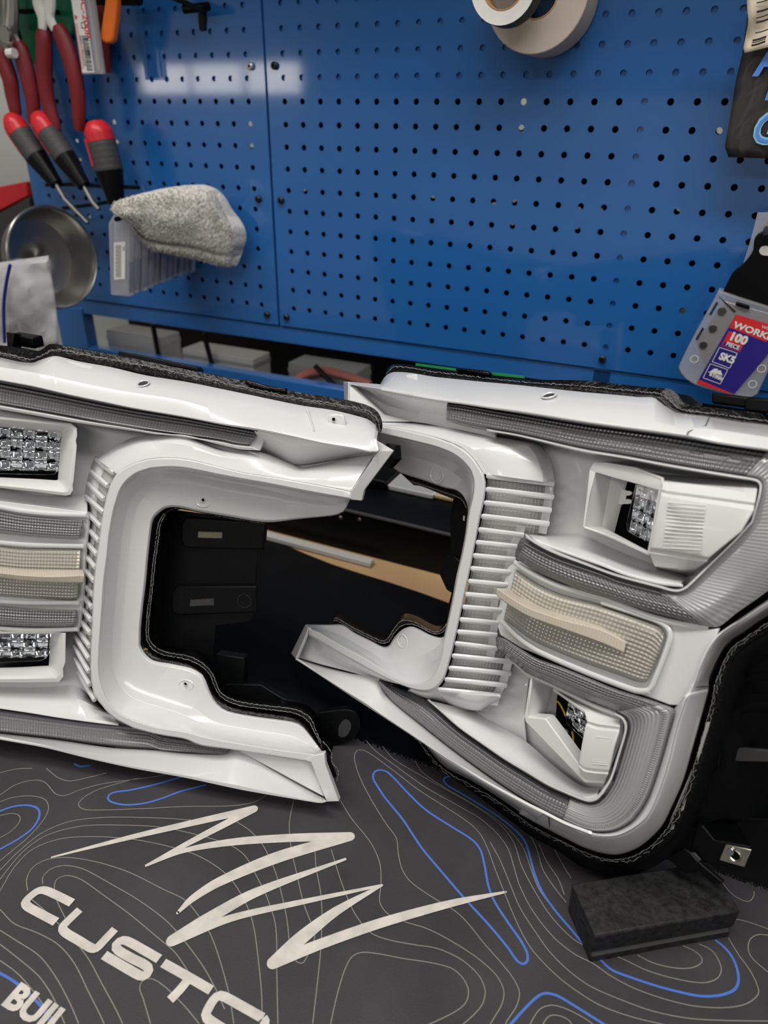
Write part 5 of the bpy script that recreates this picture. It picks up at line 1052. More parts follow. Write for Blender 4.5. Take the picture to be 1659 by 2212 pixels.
slab('nut_tongue', PB, resample(b9_((935, 1530), (980, 1500), (1020, 1550), (1010, 1590), (960, 1600), (930, 1565), (935, 1530)), 14)[:-1], -.0570, .001, M['chrome'], LB, bevel=.0003)
# ------------------------------------------------------------------ black block under the right headlight
L0, R0_, B0 = onz(1274, 2079), onz(1573, 2024), onz(1221, 1957)
u = (R0_ - L0); u.z = 0; Lk = u.length; u.normalize(); v = Vector((-u.y, u.x, 0))
dep = (B0 - L0).dot(v)
block = thing('support_block', L0 + u * Lk / 2, 'worn black rubber block on the mat under the right headlight', 'block')
prof = [(0.0, 0.0), (0.0, .0062), (.0040, .0092), (.0002, .0108), (-.0008, .0285), (.0006, .0300), (.0368, .0300), (.0376, .0290), (.0376, 0.0)]
sk = (B0 - L0).dot(u)
g = MB()
def bp(s_, y, z): return L0 + u * (s_ + (sk * .6) * (y / max(dep, .01)) * 0) + v * y + Vector((0, 0, z))
g.prism([bp(-.001 if z > .009 else 0, y, z) for y, z in prof], [bp(Lk + (.001 if z > .009 else 0), y, z) for y, z in prof])
g.build('block_body', M['rubber'], block, bevel=.0008)
g = MB(); g.prism([bp(.001, y, z) for y, z in ((.0, .0059), (.0033, .0083), (.0033, .0090), (.0, .0066))], [bp(Lk - .001, y, z) for y, z in ((.0, .0059), (.0033, .0083), (.0033, .0090), (.0, .0066))]); g.build('block_lip', M['greybox'], block)

# ------------------------------------------------------------------ things on the board
class YPlane:
    n = Vector((0, -1, 0))
    def __init__(s, y): s.y = y
    def __call__(s, x, y, d=0.0): return ony(x, y, s.y - d)
XV, ZV = Vector((1, 0, 0)), Vector((0, 0, 1))
def ypath(pts, Y): return [ony(p[0], p[1], Y) for p in pts]
z1_ = lambda *p: Q(0, 0, 300 / 1659, p)

# pliers
def pliers(label, Y, head, hL, hR, r, metal):
    t = thing('pliers', ony(*hL[-1], Y), label, 'pliers', 'red handled pliers on the board')
    for h_ in (hL, hR):
        q = resample(h_, 16); rad = [r * (.75 + .25 * math.sin(math.pi * min(1, .25 + i / 15 * .8))) for i in range(16)]; rad[0] *= .7; rad[-1] *= .75
        g = MB(); g.tube(ypath(q, Y), rad, 12, flat=.8); g.build('handle', M['red'], t)
    for h_ in head:
        q = resample([p[:2] for p in h_], 12); w_ = [p[2] for p in resample(h_, 12)]
        g = MB(); g.tube(ypath(q, Y), w_, 10, flat=.6); g.build('jaw', metal, t)
    return t
t = pliers('red handled cutting pliers with round dark pivot, leftmost on the board', -.050, [[(8, -60, .010), (15, 20, .012), (14, 75, .017), (8, 100, .010)], [(20, -60, .010), (24, 20, .012), (22, 75, .014), (38, 100, .008)]],
           z1_((-10, 520), (40, 720), (120, 950), (150, 1150), (200, 1400)), z1_((215, 500), (280, 720), (340, 950), (390, 1200), (400, 1480)), .0122, M['steel'])
g = MB(); c = ony(14, 76, -.068); g.tube([c, c + Vector((0, -.004, 0))], [.0105, .0095], 20); g.build('pivot', M['steel'], t)
g = MB(); c = ony(25, 115, -.066); g.tube([c - XV * .006, c + XV * .006], .006, 10); g.build('spring_stop', M['paper'], t)
pliers('red handled pliers with bare pale shanks between two other tools', -.050, [[(86, -40, .010), (84, 10, .009), (92, 35, .008), (92, 66, .006)], [(104, -40, .010), (108, 10, .009), (106, 35, .008), (119, 64, .006)]],
       z1_((520, 350), (530, 600), (530, 900), (570, 1200), (680, 1560)), z1_((690, 310), (790, 560), (880, 850), (930, 1150), (950, 1560)), .0120, M['paper'])
t = thing('pliers', ony(228, 158, -.012), 'dark red handle hanging behind the blade case and orange tool', 'pliers', 'red handled pliers on the board')
g = MB(); g.tube(ypath(resample([(214, 10), (222, 80), (229, 157)], 10), -.012), [.009, .0095, .0095, .0095, .0095, .0095, .0095, .009, .009, .007], 12, flat=.8); g.build('handle', M['red'], t)

# screwdrivers
def driver(label, Y, pts, shaft, r, seam=None):
    t = thing('screwdriver', ony(*pts[-1], Y), label, 'screwdriver', 'red and grey screwdrivers on the board')
    q = ypath(resample(pts, 41), Y); L = len(q) - 1
    def part(nm, a, b, rf, mm):
        seg = q[int(a * L):int(b * L) + 1]; g = MB(); g.tube(seg, [rf(a + (b - a) * i / (len(seg) - 1)) * r for i in range(len(seg))], 16); return g.build(nm, mm, t)
    part('cap', 0, .27, lambda x: .55 + .45 * math.sin(min(1, x / .16) * math.pi / 2), M['redbright'])
    part('grip', .27, .62, lambda x: .99 + .02 * math.sin(x * 160), M['greygrip'])
    part('collar', .62, 1.0, lambda x: .98 - (x - .62) * 1.05, M['black'])
    g = MB(); c = q[0]; d = (q[0] - q[2]).normalized(); g.tube([c - d * .001, c + d * .0012], [r * .45, r * .38], 14); g.build('end_ring', M['black'], t)
    st = q[len(q) // 5:int(len(q) * .6)]
    g = MB(); g.tube([p + Vector((-r * .75, -r * .62, 0)) for p in st], [.0005] + [.0028] * (len(st) - 2) + [.0005], 8); g.build('red_inlay', M['redbright'], t)
    g = MB(); g.tube(ypath(shaft, Y), .0033, 10); g.build('shaft', M['steel'], t)
    return t
driver('leftmost red capped screwdriver with grey grip, tilted below the cutting pliers', -.055, [(20, 250), (60, 312), (122, 398)], [(118, 392), (140, 430), (190, 482)], .0160)
driver('middle red capped screwdriver of three, tilted beside the pale shanked pliers', -.055, [(78, 248), (122, 312), (182, 402)], [(178, 396), (200, 436), (214, 452)], .0160)
driver('upright red capped screwdriver nearest the folded grey cloth', -.055, [(206, 262), (230, 345), (252, 440)], [(251, 436), (256, 455), (258, 470)], .0190)
# wire rack that holds them
g = MB(); g.tube(ypath([(100, 400), (160, 398), (220, 402), (300, 405)], -.050), .0026, 8)
for x_ in (118, 180, 245): g.tube([ony(x_, 400, -.050), ony(x_, 400, .001)], .0022, 8)
g.tube(ypath([(135, 450), (170, 446), (215, 440), (260, 430)], -.045), .0024, 8)
tag(g.build('wire_rack', M['black']), 'black wire rack holding the screwdrivers on the board', 'rack')
# green thing behind the pliers
YP = YPlane(-.016)
tag(slab('green_pouch', YP, resample(z1_((100, -60), (800, -60), (860, 380), (800, 440), (700, 330), (480, 360), (440, 780), (380, 760), (280, 520), (160, 200), (100, -60)), 50)[:-1], 0, .006, M['green'], None, bevel=.002), 'bright green plastic pouch hanging behind the pliers', 'pouch')
g = MB(); g.tube(ypath(z1_((130, 130), (300, 140), (480, 130), (700, 150)), -.030), .003, 8); g.tube(ypath(z1_((120, -100), (170, 250), (240, 480)), -.032), .0035, 8)
tag(g.build('tool_hook', M['black']), 'black wire hook crossing in front of the green pouch', 'hook')

# blade case with printed card
def on_plane(o, ux, uy):
    return lambda a, b, lift=0.0: o + ux * a + uy * b + ux.cross(uy).normalized() * lift
Y = -.062
tl, tr, br, bl = ony(146, -45, Y), ony(192, -45, Y), ony(223, 160, Y), ony(177, 161, Y)
case = thing('blade_case', bl, 'slim clear blade case with white red-lettered card hanging at the top', 'blade case')
ux = (br - bl).normalized(); uy = (tl - bl).normalized(); wd, ht = (br - bl).length, (tl - bl).length
F = on_plane(bl, ux, uy)
def plate(name, F, pts, lift, th, mm, parent, bevel=0.0):
    g = MB(); g.prism([F(a, b, lift) for a, b in pts], [F(a, b, lift - th) for a, b in pts]); return g.build(name, mm, parent, smooth=bool(bevel), bevel=bevel)
plate('case_body', F, ((.001, .0), (wd - .001, 0), (wd, .001), (wd, ht), (0, ht), (0, .001)), 0, .005, M['clear'], case, .0006)
plate('printed_card', F, ((.0015, .002), (wd * .60, .002), (wd * .60, ht), (.0015, ht)), .0004, .0003, M['paper'], case)
for i in range(26):
    b0 = .004 + ht * .38 * i / 26; plate('barcode_bar', F, ((wd * .28, b0), (wd * .56, b0), (wd * .56, b0 + random.choice((.0005, .0009, .0013))), (wd * .28, b0 + .0009)), .0006, .0001, M['ink'], case)
dn = -uy; rt = ux
text('code_text', 'BDC-200P', .0125, F(wd * .44, ht * .93), dn, rt, M['redink'], case, bold=.0002, lift=.0007, sx=1.0)
text('count_text', '30', .010, F(wd * .16, ht * .90), dn, rt, M['ink'], case, lift=.0007)
text('digits_text', '040117016439', .0055, F(wd * .16, ht * .42), dn, rt, M['ink'], case, lift=.0007)
for k in range(3): plate('print_line', F, ((wd * (.05 + .05 * k), ht * .06), (wd * (.065 + .05 * k), ht * .06), (wd * (.065 + .05 * k), ht * .55), (wd * (.05 + .05 * k), ht * .55)), .0006, .0001, M['redink'], case)
plate('warning_mark', F, ((wd * .08, ht * .58), (wd * .22, ht * .61), (wd * .08, ht * .64)), .0006, .0001, M['redink'], case)
plate('recycling_mark', F, ((wd * .32, ht * .49), (wd * .52, ht * .49), (wd * .52, ht * .555), (wd * .32, ht * .555)), .0006, .0001, M['ink'], case)
plate('recycling_mark_inner', F, ((wd * .36, ht * .50), (wd * .48, ht * .50), (wd * .48, ht * .545), (wd * .36, ht * .545)), .0007, .0001, M['paper'], case)
plate('blade', F, ((wd * .72, .004), (wd * .86, .004), (wd * .86, ht), (wd * .72, ht)), -.001, .0006, M['steel'], case)
# orange handle
ot = thing('putty_knife', ony(230, 90, -.055), 'orange plastic tool handle hanging beside the blade case', 'tool')
poly = resample(z1_((1265, -150), (1250, 0), (1195, 400), (1200, 470), (1240, 510), (1290, 518), (1330, 500), (1350, 440), (1390, 60), (1360, -150), (1265, -150)), 50)[:-1]
slab('handle', YPlane(-.055), poly, 0, .010, M['orange'], ot, bevel=.003, seg=3)
# black peg hook with bar
hk = thing('peg_hook', ony(437, 60, -.002), 'black peg hook with flat base plate on the left panel', 'hook')
g = MB(); g.tube(ypath([(355, -12), (415, 12), (440, 17)], -.030), .0028, 8); g.build('arm', M['black'], hk)
g = MB(); g.tube(ypath([(398, 20), (450, 14)], -.022), .0050, 10); g.build('crossbar', M['black'], hk)
slab('base_plate', YPlane(-.003), [(426, 12), (444, 12), (442, 66), (430, 66)], 0, .004, M['black'], hk, bevel=.0006)
# dark thing along the top
g = MB(); g.tube(ypath([(198, -6), (300, -4)], -.04), .008, 10); tag(g.build('tool_bar', M['black']), 'black bar at the top edge above the orange handle', 'bar')

# tape rolls on a peg
def roll(name, label, cx, cy, Y0, Y1, R, r, side, face, corem, edge=None):
    t = thing(name, ony(cx, cy, Y0), label, 'tape roll', 'tape rolls hanging on the board')
    c = ony(cx, cy, Y0); K = 48
    def ring(rad, y): return [Vector((c.x + rad * math.cos(2 * math.pi * k / K), y, c.z + rad * math.sin(2 * math.pi * k / K))) for k in range(K + 1)]
    g = MB(); g.grid([ring(R, Y1), ring(R, Y0), ring(R * .985, Y0 - .0006)]); g.build('outer_turn', side, t, bevel=0)
    g = MB(); g.grid([ring(R * .985, Y0 - .0006), ring(R * .8, Y0 - .0002), ring(r * 1.08, Y0)]); g.build('side_face', face, t)
    g = MB(); g.grid([ring(R, Y1), ring(r, Y1)]); g.build('rear_face', face, t)
    g = MB(); g.grid([ring(r * 1.08, Y0), ring(r, Y0), ring(r, Y1)]); g.build('core', corem, t, thick=.0008)
    return t
roll('tape_roll', 'wide cream masking tape roll against the board at the top', 1160, -14, -.050, -.004, .0500, .020, M['cream'], M['cream'], M['core'])
roll('tape_roll', 'narrow black tape roll with white side, in front of the cream roll', 1088, -33, -.092, -.070, .0322, .019, M['ink'], M['paper'], M['core'])
g = MB(); c = ony(1100, -60, -.12); g.tube([c, Vector((c.x, 0, c.z + .004))], .003, 8); tag(g.build('peg_hook', M['black']), 'peg hook carrying the two tape rolls', 'hook')

# folded cloth over a row of clear cases on a hook
Yf = -.150
ctl, ctr, cbr, cbl = ony(238, 461, Yf), ony(272, 462, Yf), ony(279, 641, Yf), ony(239, 637, Yf)
rowhook = MB(); c = ony(250, 474, Yf - .006); rowhook.tube([c, Vector((c.x, 0, c.z + .010))], .0028, 8)
tag(rowhook.build('peg_hook', M['black']), 'long peg hook carrying the row of clear blade cases', 'hook')
ux = (cbr - cbl).normalized(); uy = (ctl - cbl).normalized(); wd, ht = (cbr - cbl).length, (ctl - cbl).length
F = on_plane(cbl, ux, uy)
outl = ((.001, 0), (wd - .001, 0), (wd, .0015), (wd, ht * .86), (wd * .82, ht), (wd * .2, ht), (-.003, ht * .88), (0, .0015))
def clear_case(first):
    t = thing('clear_case', cbl, first, 'blade case', 'clear blade cases on the hook')
    plate('case_shell', F, outl, 0, .0085, M['clear'], t, .0007)
    plate('blade_stack', F, ((wd * .15, ht * .04), (wd * .85, ht * .04), (wd * .85, ht * .42), (wd * .15, ht * .42)), -.0025, .004, mat('tinted_blades', (.35, .38, .47), .3, metal=.6), t)
    return t
c0 = clear_case('frontmost clear plastic case with barcode sticker, under the folded cloth')
plate('sticker', F, ((wd * .2, ht * .20), (wd * .78, ht * .22), (wd * .78, ht * .68), (wd * .2, ht * .66)), .0003, .0002, M['paper'], c0)
for i in range(17):
    b0 = ht * (.24 + .40 * i / 17); plate('barcode_bar', F, ((wd * .28, b0), (wd * .58, b0 + .0003), (wd * .58, b0 + .0012), (wd * .28, b0 + .0008 + .0003 * (i % 2))), .0005, .0001, M['ink'], c0)
text('sticker_text', '30', .0048, F(wd * .66, ht * .62), -uy, ux, M['ink'], c0, lift=.0005)
kids = [c for c in c0.children if c.name.startswith(('case_shell', 'blade_stack'))]
for i in range(1, 11):
    t = c0.copy(); COL.objects.link(t); off = Vector((random.uniform(-.0012, .0012), .0128 * i, .0012 * i + random.uniform(-.001, .001)))
    t.location = c0.location + off; t['label'] = 'clear plastic blade case, ' + ('second', 'third', 'fourth', 'fifth', 'sixth', 'seventh', 'eighth', 'ninth', 'tenth', 'last')[i - 1] + ' from the front on the hook'
    for c in kids:
        cc = c.copy(); COL.objects.link(cc); cc.parent = t; cc.matrix_parent_inverse = c.matrix_parent_inverse.copy()
# cloth
cl_top = [(240, 452), (250, 436), (275, 427), (310, 418), (350, 410), (395, 404), (425, 402), (452, 409), (468, 424), (482, 450)]
cl_bot = [(270, 470), (286, 487), (300, 510), (322, 535), (350, 545), (390, 553), (430, 562), (465, 573), (496, 573), (503, 555)]
n_ = 44; T_, Bo = resample(cl_top, n_), resample(cl_bot, n_); g = MB(); rows = []
import mathutils.noise as mn
for j in range(26):
    v_ = j / 25; row = []
    for i in range(n_):
        p = lerp(T_[i], Bo[i], v_); x_ = i / (n_ - 1)
        if x_ > .9: p = (p[0] + 10 * math.sin(math.pi * v_) * (x_ - .9) * 10, p[1])
        Y = -.158 + .128 * x_ - .016 * math.sin(math.pi * v_) ** .6
        fold = .010 * math.exp(-((v_ - .86 + .10 * x_) / .07) ** 2) * (1 if x_ > .2 else x_ / .2)
        Y += fold * .9 if v_ > .8 else 0
        Y += .004 * mn.noise(Vector((x_ * 5, v_ * 4, .3)))
        row.append(ony(p[0] + random.uniform(-.5, .5), p[1] + random.uniform(-.5, .5), Y))
    rows.append(row)
back_ = [[p + Vector((0, .018 + .012 * math.sin(math.pi * j / 25), -.002)) for p in r] for j, r in enumerate(rows)]
g.grid(rows); fr_loop = rows[0] + [r[-1] for r in rows[1:]] + rows[-1][::-1][1:] + [r[0] for r in rows[::-1][1:]]
bk_loop = back_[0] + [r[-1] for r in back_[1:]] + back_[-1][::-1][1:] + [r[0] for r in back_[::-1][1:]]
g.grid([fr_loop, [a.lerp(b, .5) + (a - sum(fr_loop, Vector()) / len(fr_loop)).normalized() * .003 for a, b in zip(fr_loop, bk_loop)], bk_loop]); g.grid(back_)
# terry loops
for r_ in range(9000):
    i, j = random.uniform(0, n_ - 1.01), random.uniform(0, 24.99); i0_, j0_ = int(i), int(j); fi, fj = i - i0_, j - j0_
    p = (rows[j0_][i0_] * (1 - fi) + rows[j0_][i0_ + 1] * fi) * (1 - fj) + (rows[j0_ + 1][i0_] * (1 - fi) + rows[j0_ + 1][i0_ + 1] * fi) * fj
    d = Vector((random.uniform(-1, 1), -1, random.uniform(-1, .8))).normalized() * .0032; s2 = Vector((random.uniform(-1, 1), 0, random.uniform(-1, 1))) * .0006
    a = len(g.v); g.v += [tuple(p - s2), tuple(p + s2), tuple(p + d + s2 * .6), tuple(p + d - s2 * .6)]; g.face([a, a + 1, a + 2, a + 3])
tag(g.build('microfibre_cloth', M['cloth'], angle=80), 'folded light grey microfibre cloth draped over the hanging cases', 'cloth')

# pouch and tag at the top right
PP = YPlane(-.040)
pch = thing('foil_pouch', ony(1600, 335, -.04), 'glossy black pouch with blue lettering at the right edge', 'pouch')
z3_ = lambda *p: Q(1540, 0, 119 / 731, p)
rows = []
lft = z3_((470, 100), (400, 660), (300, 1080), (240, 1480), (150, 1980), (205, 2087)); rgt = [(p[0] + 210, p[1] + 6) for p in lft]
l_, r_ = resample(lft, 14, False), resample(rgt, 14, False); g = MB()
for a, b in zip(l_, r_):
    rows.append([ony(*lerp(a, b, k / 14), -.040 - .007 * math.sin(math.pi * k / 14) ** .7 - .002 * math.sin(k * 2.3 + a[1] * .03)) for k in range(15)])
g.grid(rows); g.build('pouch_body', M['foil'], pch, thick=.002)
def ytext(name, body, x, y, size, mm, parent, Y, bold=0.0, sx=1.0, shear=0.0): return text(name, body, size, ony(x, y, Y), XV, ZV, mm, parent, bold=bold, sx=sx, shear=shear, lift=.0004)
ytext('pouch_text', 'AU', 1630, 161, .036, M['skyink'], pch, -.0505, .0014, .75, .15)
ytext('pouch_text', 'B', 1650, 213, .036, M['skyink'], pch, -.0505, .0014, .9, .15)
ytext('pouch_text', 'GE', 1618, 308, .036, mat('pale_blue_ink', (.30, .62, .85), .5), pch, -.0500, .0016, .85, .15)
ytext('pouch_text', 'GE', 1618.5, 307.5, .035, M['skyink'], pch, -.0506, -.0002, .88, .15)
tg = thing('paper_tag', ony(1630, 60, -.056), 'cream barcode tag hanging over the black pouch', 'tag')
l_ = resample(z3_((450, -150), (455, 100), (470, 300), (440, 470), (405, 640), (420, 700)), 14); g = MB()
g.grid([[ony(*lerp(a, (a[0] + 90, a[1] - 22), k / 8), -.056 - .004 * math.sin(k / 8 * 3 + a[1] * .05)) for k in range(9)] for a in l_]); g.build('tag_sheet', mat('cream_paper', (.80, .70, .55), .6), tg, thick=.0008)
for i, (x_, y_) in enumerate(z3_((580, 40), (580, 160), (575, 240), (575, 300), (560, 440), (525, 540), (515, 570), (510, 605))):
    g = MB(); g.ribbon([ony(x_, y_, -.0615), ony(x_ + 14, y_ - 3, -.0618), ony(x_ + 30, y_ - 9, -.062)], .0016 if i % 2 else .0009, Vector((0, -1, 0)), .0003); g.build('tag_print', M['ink'], tg, smooth=False)

# blade dispenser hanging at the right
Yd = -.050; z5_ = lambda *p: Q(1400, 420, 259 / 1194, p)
DP = YPlane(Yd)
dsp = thing('blade_dispenser', ony(1560, 850, Yd), 'clear blade dispenser with red and blue label hanging at the right', 'blade dispenser')
slab('hanger', DP, resample(z5_((1230, 350), (1140, 370), (1080, 410), (1055, 460), (1045, 560), (960, 680), (850, 770), (800, 860), (735, 990)) , 24) + z5_((1260, 1180), (1500, 1260), (1500, 340)), .004, .006, M['black'], dsp, bevel=.0012)
slab('hang_hole', DP, resample(z5_((1105, 560), (1130, 520), (1200, 520), (1230, 590), (1180, 610), (1120, 595), (1105, 560)), 16)[:-1], .0046, .0003, M['paper'], dsp, bevel=0)
shell = resample(z5_((700, 960), (640, 1080), (540, 1260), (420, 1480), (330, 1660), (298, 1730)), 14) + resample(z5_((298, 1730), (330, 1790), (390, 1850), (460, 1895), (640, 1960), (830, 2005), (1000, 2040)), 14)[1:] + z5_((1090, 1990), (1260, 1630), (1430, 1280), (1470, 1210), (900, 1030))
slab('clear_shell', DP, shell, .012, .022, M['clear'], dsp, bevel=.0015)
slab('blade_stack', DP, z5_((760, 1060), (1420, 1240), (1120, 1800), (560, 1700), (480, 1480)), .006, .010, M['steel'], dsp, bevel=.0006)
for p in z5_((735, 1165), (645, 1335), (550, 1500)): 
    g = MB(); c = ony(p[0], p[1], Yd - .0125); g.tube([c, c - Vector((0, .0008, 0))], [.0042, .0036], 16); g.build('round_window', M['steel'], dsp)
for p in z5_((460, 1640), (1130, 1735), (1040, 1890)):
    g = MB(); c = ony(p[0], p[1], Yd - .0125); g.disc(c, XV, ZV, .0042, 18, .0034); g.build('window_ring', M['whiteink'], dsp, smooth=False)
for q in (((680, 1070), (700, 1080), (625, 1205), (610, 1190)), ((540, 1325), (558, 1338), (490, 1455), (472, 1440)), ((705, 1015), (725, 1030), (875, 1165), (855, 1175))): slab('edge_slot', DP, z5_(*q), .0128, .0008, M['ink'], dsp, bevel=0)
slab('dial', DP, z5_((880, 1070), (1010, 1110), (1010, 1150), (870, 1105)), .0150, .004, M['black'], dsp, bevel=.0008)
lab = lambda nm, q, l_, mm: slab(nm, DP, z5_(*q), .0130 + l_, .0002, mm, dsp, bevel=0)
lab('label', ((875, 1195), (1330, 1330), (1330, 1350), (1180, 1610), (860, 1985), (482, 1880)), 0, M['blueink'])
lab('label_band', ((875, 1195), (1330, 1330), (1175, 1470), (805, 1325)), .0002, M['redink'])
lab('label_band', ((508, 1845), (842, 1985), (800, 1985), (482, 1882)), .0002, M['redink'])
lab('label_box', ((805, 1360), (990, 1420), (912, 1570), (728, 1505)), .0003, M['redink'])
lab('label_box_inner', ((765, 1465), (925, 1520), (900, 1560), (742, 1500)), .0004, M['blueink'])
o_, e_x = ony(*z5_((0, 0))[0], Yd), None
def label_text(body, a, b, size, bold=0.0, mm='whiteink', sx=1.0):
    A, B = ony(*z5_(a)[0], Yd - .0132), ony(*z5_(b)[0], Yd - .0132); uu = (B - A).normalized(); vv = Vector((-uu.z, 0, uu.x)); text('label_text', body, size, A, uu, vv, M[mm], dsp, bold=bold, lift=.0005, sx=sx)
label_text('WORKPRO', (842, 1320), (1150, 1430), .0088, .0003, sx=1.22)
label_text('100', (795, 1440), (945, 1490), .0118, .0006, sx=1.0)
label_text('PIECE', (770, 1500), (880, 1540), .0058, .0002, sx=.95)
label_text('SK5', (700, 1635), (820, 1675), .0102, .0005, sx=.95)
label_text('61mm', (605, 1800), (700, 1840), .0058, .0003, sx=1.0)
label_text('W01300', (1125, 1330), (1194, 1350), .0045)
def frame_lines(q, nm='label_frame'):
    P3 = [ony(*p, Yd - .0135) for p in z5_(*q)]; P3.append(P3[0]); g = MB()
    for a, b in zip(P3, P3[1:]): g.ribbon([a, b], .0006, Vector((0, -1, 0)), .0003)
    g.build(nm, M['whiteink'], dsp, smooth=False)
frame_lines(((712, 1522), (888, 1580), (812, 1730), (638, 1665))); frame_lines(((620, 1685), (795, 1745), (718, 1888), (548, 1825)))
frame_lines(((600, 1765), (735, 1815), (733, 1817), (598, 1767)), 'label_arrow')
lab('blade_icon', ((655, 1735), (690, 1735), (700, 1755), (722, 1750), (742, 1805), (612, 1768)), .0004, M['whiteink'])
bp2 = thing('clear_card', ony(1640, 560, -.03), 'clear plastic hang card behind the blade dispenser', 'card')
slab('card_sheet', YPlane(-.030), resample(z5_((1090, 180), (1060, 300), (1000, 520), (930, 740)), 8) + z5_((1500, 740), (1500, 170)), 0, .0012, M['clear'], bp2, bevel=.0004)
g = MB(); c = ony(1655, 515, -.075); g.tube([c, Vector((c.x, 0, c.z + .006))], .0034, 10); tag(g.build('peg_hook', M['black']), 'peg hook carrying the blade dispenser', 'hook')

# ------------------------------------------------------------------ left edge: bowl, bag, box
bowl = thing('metal_bowl', ony(120, 665, -.10), 'round stainless steel bowl leaning at the left', 'bowl')
c = ony(117, 557, -.105); vw = (CAM - c).normalized(); ax = (vw * math.cos(math.radians(44)) + RIGHT * math.sin(math.radians(44)) + ZV * .02).normalized(); e1 = ax.cross(ZV).normalized(); e2 = e1.cross(ax)
g = MB(); K = 48
def br_(r, h): return [c + (e1 * math.cos(2 * math.pi * k / K) + e2 * math.sin(2 * math.pi * k / K)) * r - ax * h for k in range(K + 1)]
R_ = .0680
g.grid([br_(R_ * 1.0, .0), br_(R_ * .985, .002), br_(R_ * .93, .010), br_(R_ * .88, .028), br_(R_ * .78, .040), br_(R_ * .5, .046), br_(.002, .047)]); g.build('bowl_shell', M['steel'], bowl, thick=.0012)
g = MB(); g.tube(br_(R_, 0), .0024, 8, cap=False); g.build('rolled_rim', M['steel'], bowl)
# plastic bag with blue zip
bag = thing('zip_bag', ony(60, 735, -.16), 'clear plastic bag with blue zip in front of the bowl', 'bag')
rows = []
bl_, br2 = resample([(-60, 575), (-50, 640), (-55, 760)], 16), resample([(104, 552), (110, 590), (118, 640), (124, 700), (126, 748)], 16); g = MB()
for j, (a, b) in enumerate(zip(bl_, br2)):
    rows.append([ony(*lerp(a, b, k / 18), -.180 - .018 * math.sin(math.pi * k / 18) * math.sin(math.pi * min(1, .15 + j / 15)) - .004 * mn.noise(Vector((k * .4, j * .5, 0)))) for k in range(19)])
g.grid(rows); g.build('bag_film', M['film'], bag, thick=.0006)
g = MB(); g.tube(ypath(resample([(22, 572), (14, 610), (8, 660), (10, 740)], 12), -.203), .0022, 8); g.build('zip_strip', M['blueink'], bag)
for i in range(5):
    p = ony(random.uniform(20, 100), random.uniform(650, 730), -.176); g = MB(); q_ = [p + Vector((random.uniform(-.014, .014), random.uniform(-.002, .002), random.uniform(-.012, .012))) for _ in range(5)]
    g.tube(q_, .0030, 8); g.build('packet_content', M['paper'] if i % 2 else M['salmon'], bag)
# grey box with red lid
bx_ = thing('storage_box', ony(20, 580, -.02), 'dark grey box with red top at the left edge', 'box')
slab('box_body', YPlane(.03), [(-90, 500), (-20, 470), (62, 425), (70, 600), (-90, 620)], 0, .08, M['greybox'], bx_, bevel=.002)
slab('box_lid', YPlane(.035), [(-90, 430), (-10, 405), (56, 392), (60, 424), (-90, 500)], 0, .06, M['redbright'], bx_, bevel=.002)

# ------------------------------------------------------------------ behind and under the board
def cbox(name, x, y, z0, sx, sy, sz, mm, label, cat, rz=0.0, extra=None):
    t = thing(name, (x, y, z0), label, cat); g = MB(); R = Matrix.Rotation(rz, 3, 'Z')
    g.box((x, y, z0 + sz / 2), sx, sy, sz, R); g.build('body', mm, t, bevel=.002)
    g = MB(); g.box(Vector((x, y, z0 + sz * .82)), sx * 1.01, sy * 1.01, sz * .05, R); g.build('band', extra or mm, t, bevel=.0005)
    return t
# long black tray behind the wood strip, with a grey front bead
tray = thing('black_tray', (.15, -.09, -.0045), 'long black metal tray standing behind the wooden strip', 'tray')
TF = -.150; TZ = ony(880, 1131, TF).z
g = MB(); g.box((.13, (TF - .002) / 2, (TZ - .0045) / 2), 1.1, abs(TF + .002), TZ + .0045); g.build('tray_body', M['black'], tray, bevel=.002)
g = MB(); g.tube([Vector((-.3, TF - .001, TZ - .001)), Vector((ony(1000, 1158, TF).x, TF - .001, TZ - .001))], .0022, 8); g.build('grey_bead', M['greygrip'], tray)
for px_, py_ in ((776, 1122), (713, 1112), (735, 1118)):
    g = MB(); c = ony(px_, py_, TF); g.tube([c, c - Vector((0, .0015, 0))], [.0028, .002], 12); g.build('rivet', M['steel'], tray)
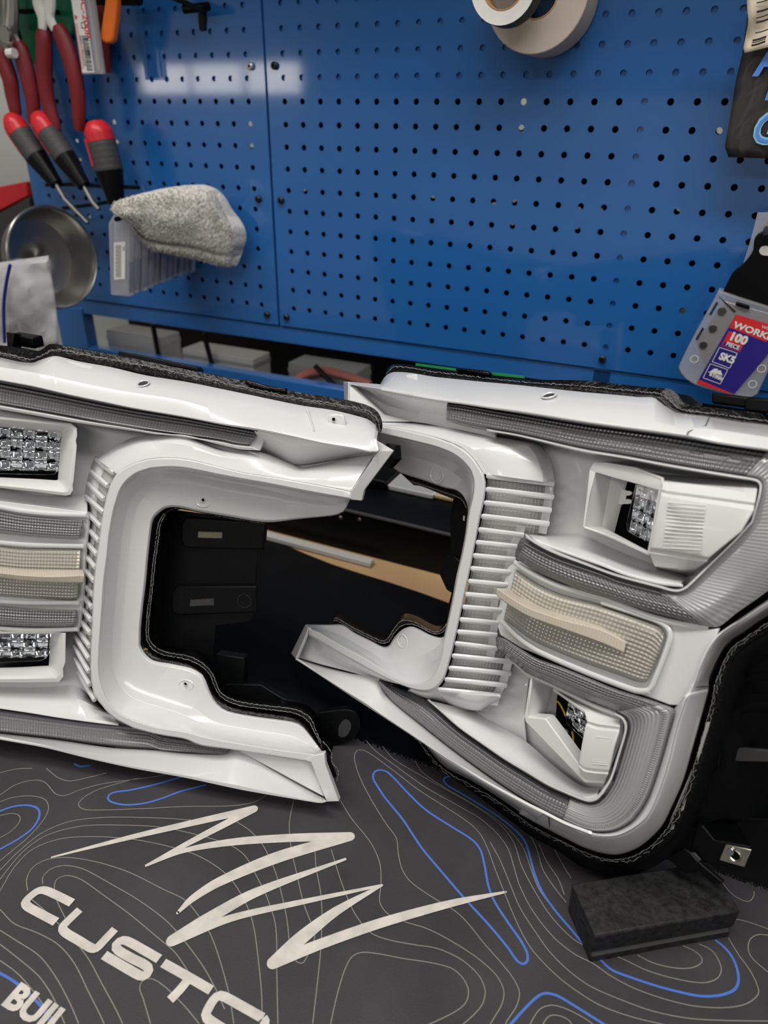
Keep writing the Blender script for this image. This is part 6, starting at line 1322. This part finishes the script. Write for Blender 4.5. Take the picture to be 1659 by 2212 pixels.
# steel ruler
pr = onz(618, 1158, .004); pq = onz(803, 1213, .004)
g = MB(); d_ = (pq - pr); g.box((pr + pq) / 2 - Vector((.03, .002, .0035)), d_.length + .06, .012, .007); tag(g.build('steel_bar', mat('dull_aluminium', (.55, .55, .54), .5), bevel=.001), 'dull aluminium bar lying along the wooden strip', 'bar')
def standing(name, px, top, Y, depth, mm, label, cat, z0=-.0045, band=None):
    t = thing(name, (ony(px[0], top, Y).x, Y, z0), label, cat)
    a_, b_ = ony(px[0], top, Y), ony(px[1], top + (px[1] - px[0]) * .15, Y); h_ = a_.z - z0
    g = MB(); g.box(((a_.x + b_.x) / 2, Y + depth / 2, z0 + h_ / 2), b_.x - a_.x, depth, h_); g.build('body', mm, t, bevel=.002)
    g = MB(); g.box(((a_.x + b_.x) / 2, Y + depth / 2, z0 + h_ * .93), (b_.x - a_.x) * 1.01, depth * 1.01, h_ * .04); g.build('band', band or mm, t, bevel=.0004)
pg = mat('pale_grey_card', (.42, .43, .43), .6)
standing('grey_carton', (838, 935), 1048, -.075, .05, pg, 'pale grey carton on the tray seen through the opening', 'carton', TZ, M['paper'])
standing('cardboard_carton', (937, 1010), 1068, -.070, .05, M['cardboard'], 'orange brown cardboard carton beside the grey carton', 'carton', TZ, M['paper'])
standing('dark_case', (690, 832), 1010, -.080, .06, M['black'], 'black case on the tray behind the left headlight tip', 'case', TZ)
standing('white_carton', (780, 1000), 985, .040, .06, M['paper'], 'white carton standing behind the tray under the board', 'carton')
standing('white_packet', (228, 345), 712, .045, .05, M['paper'], 'white packet under the board by its left leg', 'packet')
standing('white_packet', (392, 545), 752, .045, .05, M['paper'], 'wide white packet under the middle of the board', 'packet', band=pg)
standing('grey_packet', (622, 770), 782, .060, .05, pg, 'grey packet behind the red hose under the board', 'packet')
g = MB(); g.tube(resample([tuple(ony(x_, y_, .040)) for x_, y_ in ((630, 828), (660, 808), (700, 800), (750, 812), (800, 830))], 20), .006, 10)
tag(g.build('red_hose', M['salmon']), 'pale red hose curving under the board', 'hose')
for k, pts in enumerate((((330, 700), (340, 760), (380, 800)), ((440, 720), (460, 790), (520, 830)), ((680, 790), (720, 830), (760, 860)))):
    g = MB(); g.tube(resample([tuple(ony(x_, y_, .03)) for x_, y_ in pts], 14), .004, 8)
    tag(g.build('black_cable', M['black']), ('black cable hanging under the board near its left leg', 'black cable hanging under the middle of the board', 'black cable crossing the red hose')[k], 'cable', 'cables under the board')
# added black screen standing in for the shade in the gap under the board
g = MB(); g.box((.15, .30, .09), 1.5, .01, .30); tag(g.build('shade_screen', M['black']), 'added black screen that darkens the gap under the board', 'screen')

# keep everything above the bench surface
bpy.context.view_layer.update()
for o in bpy.data.objects:
    if o.type == 'MESH' and o.parent in (LA, LB):
        mw_ = o.matrix_world; im = mw_.inverted()
        for v_ in o.data.vertices:
            q_ = mw_ @ v_.co
            if q_.z < .0009: q_.z = .0009; v_.co = im @ q_
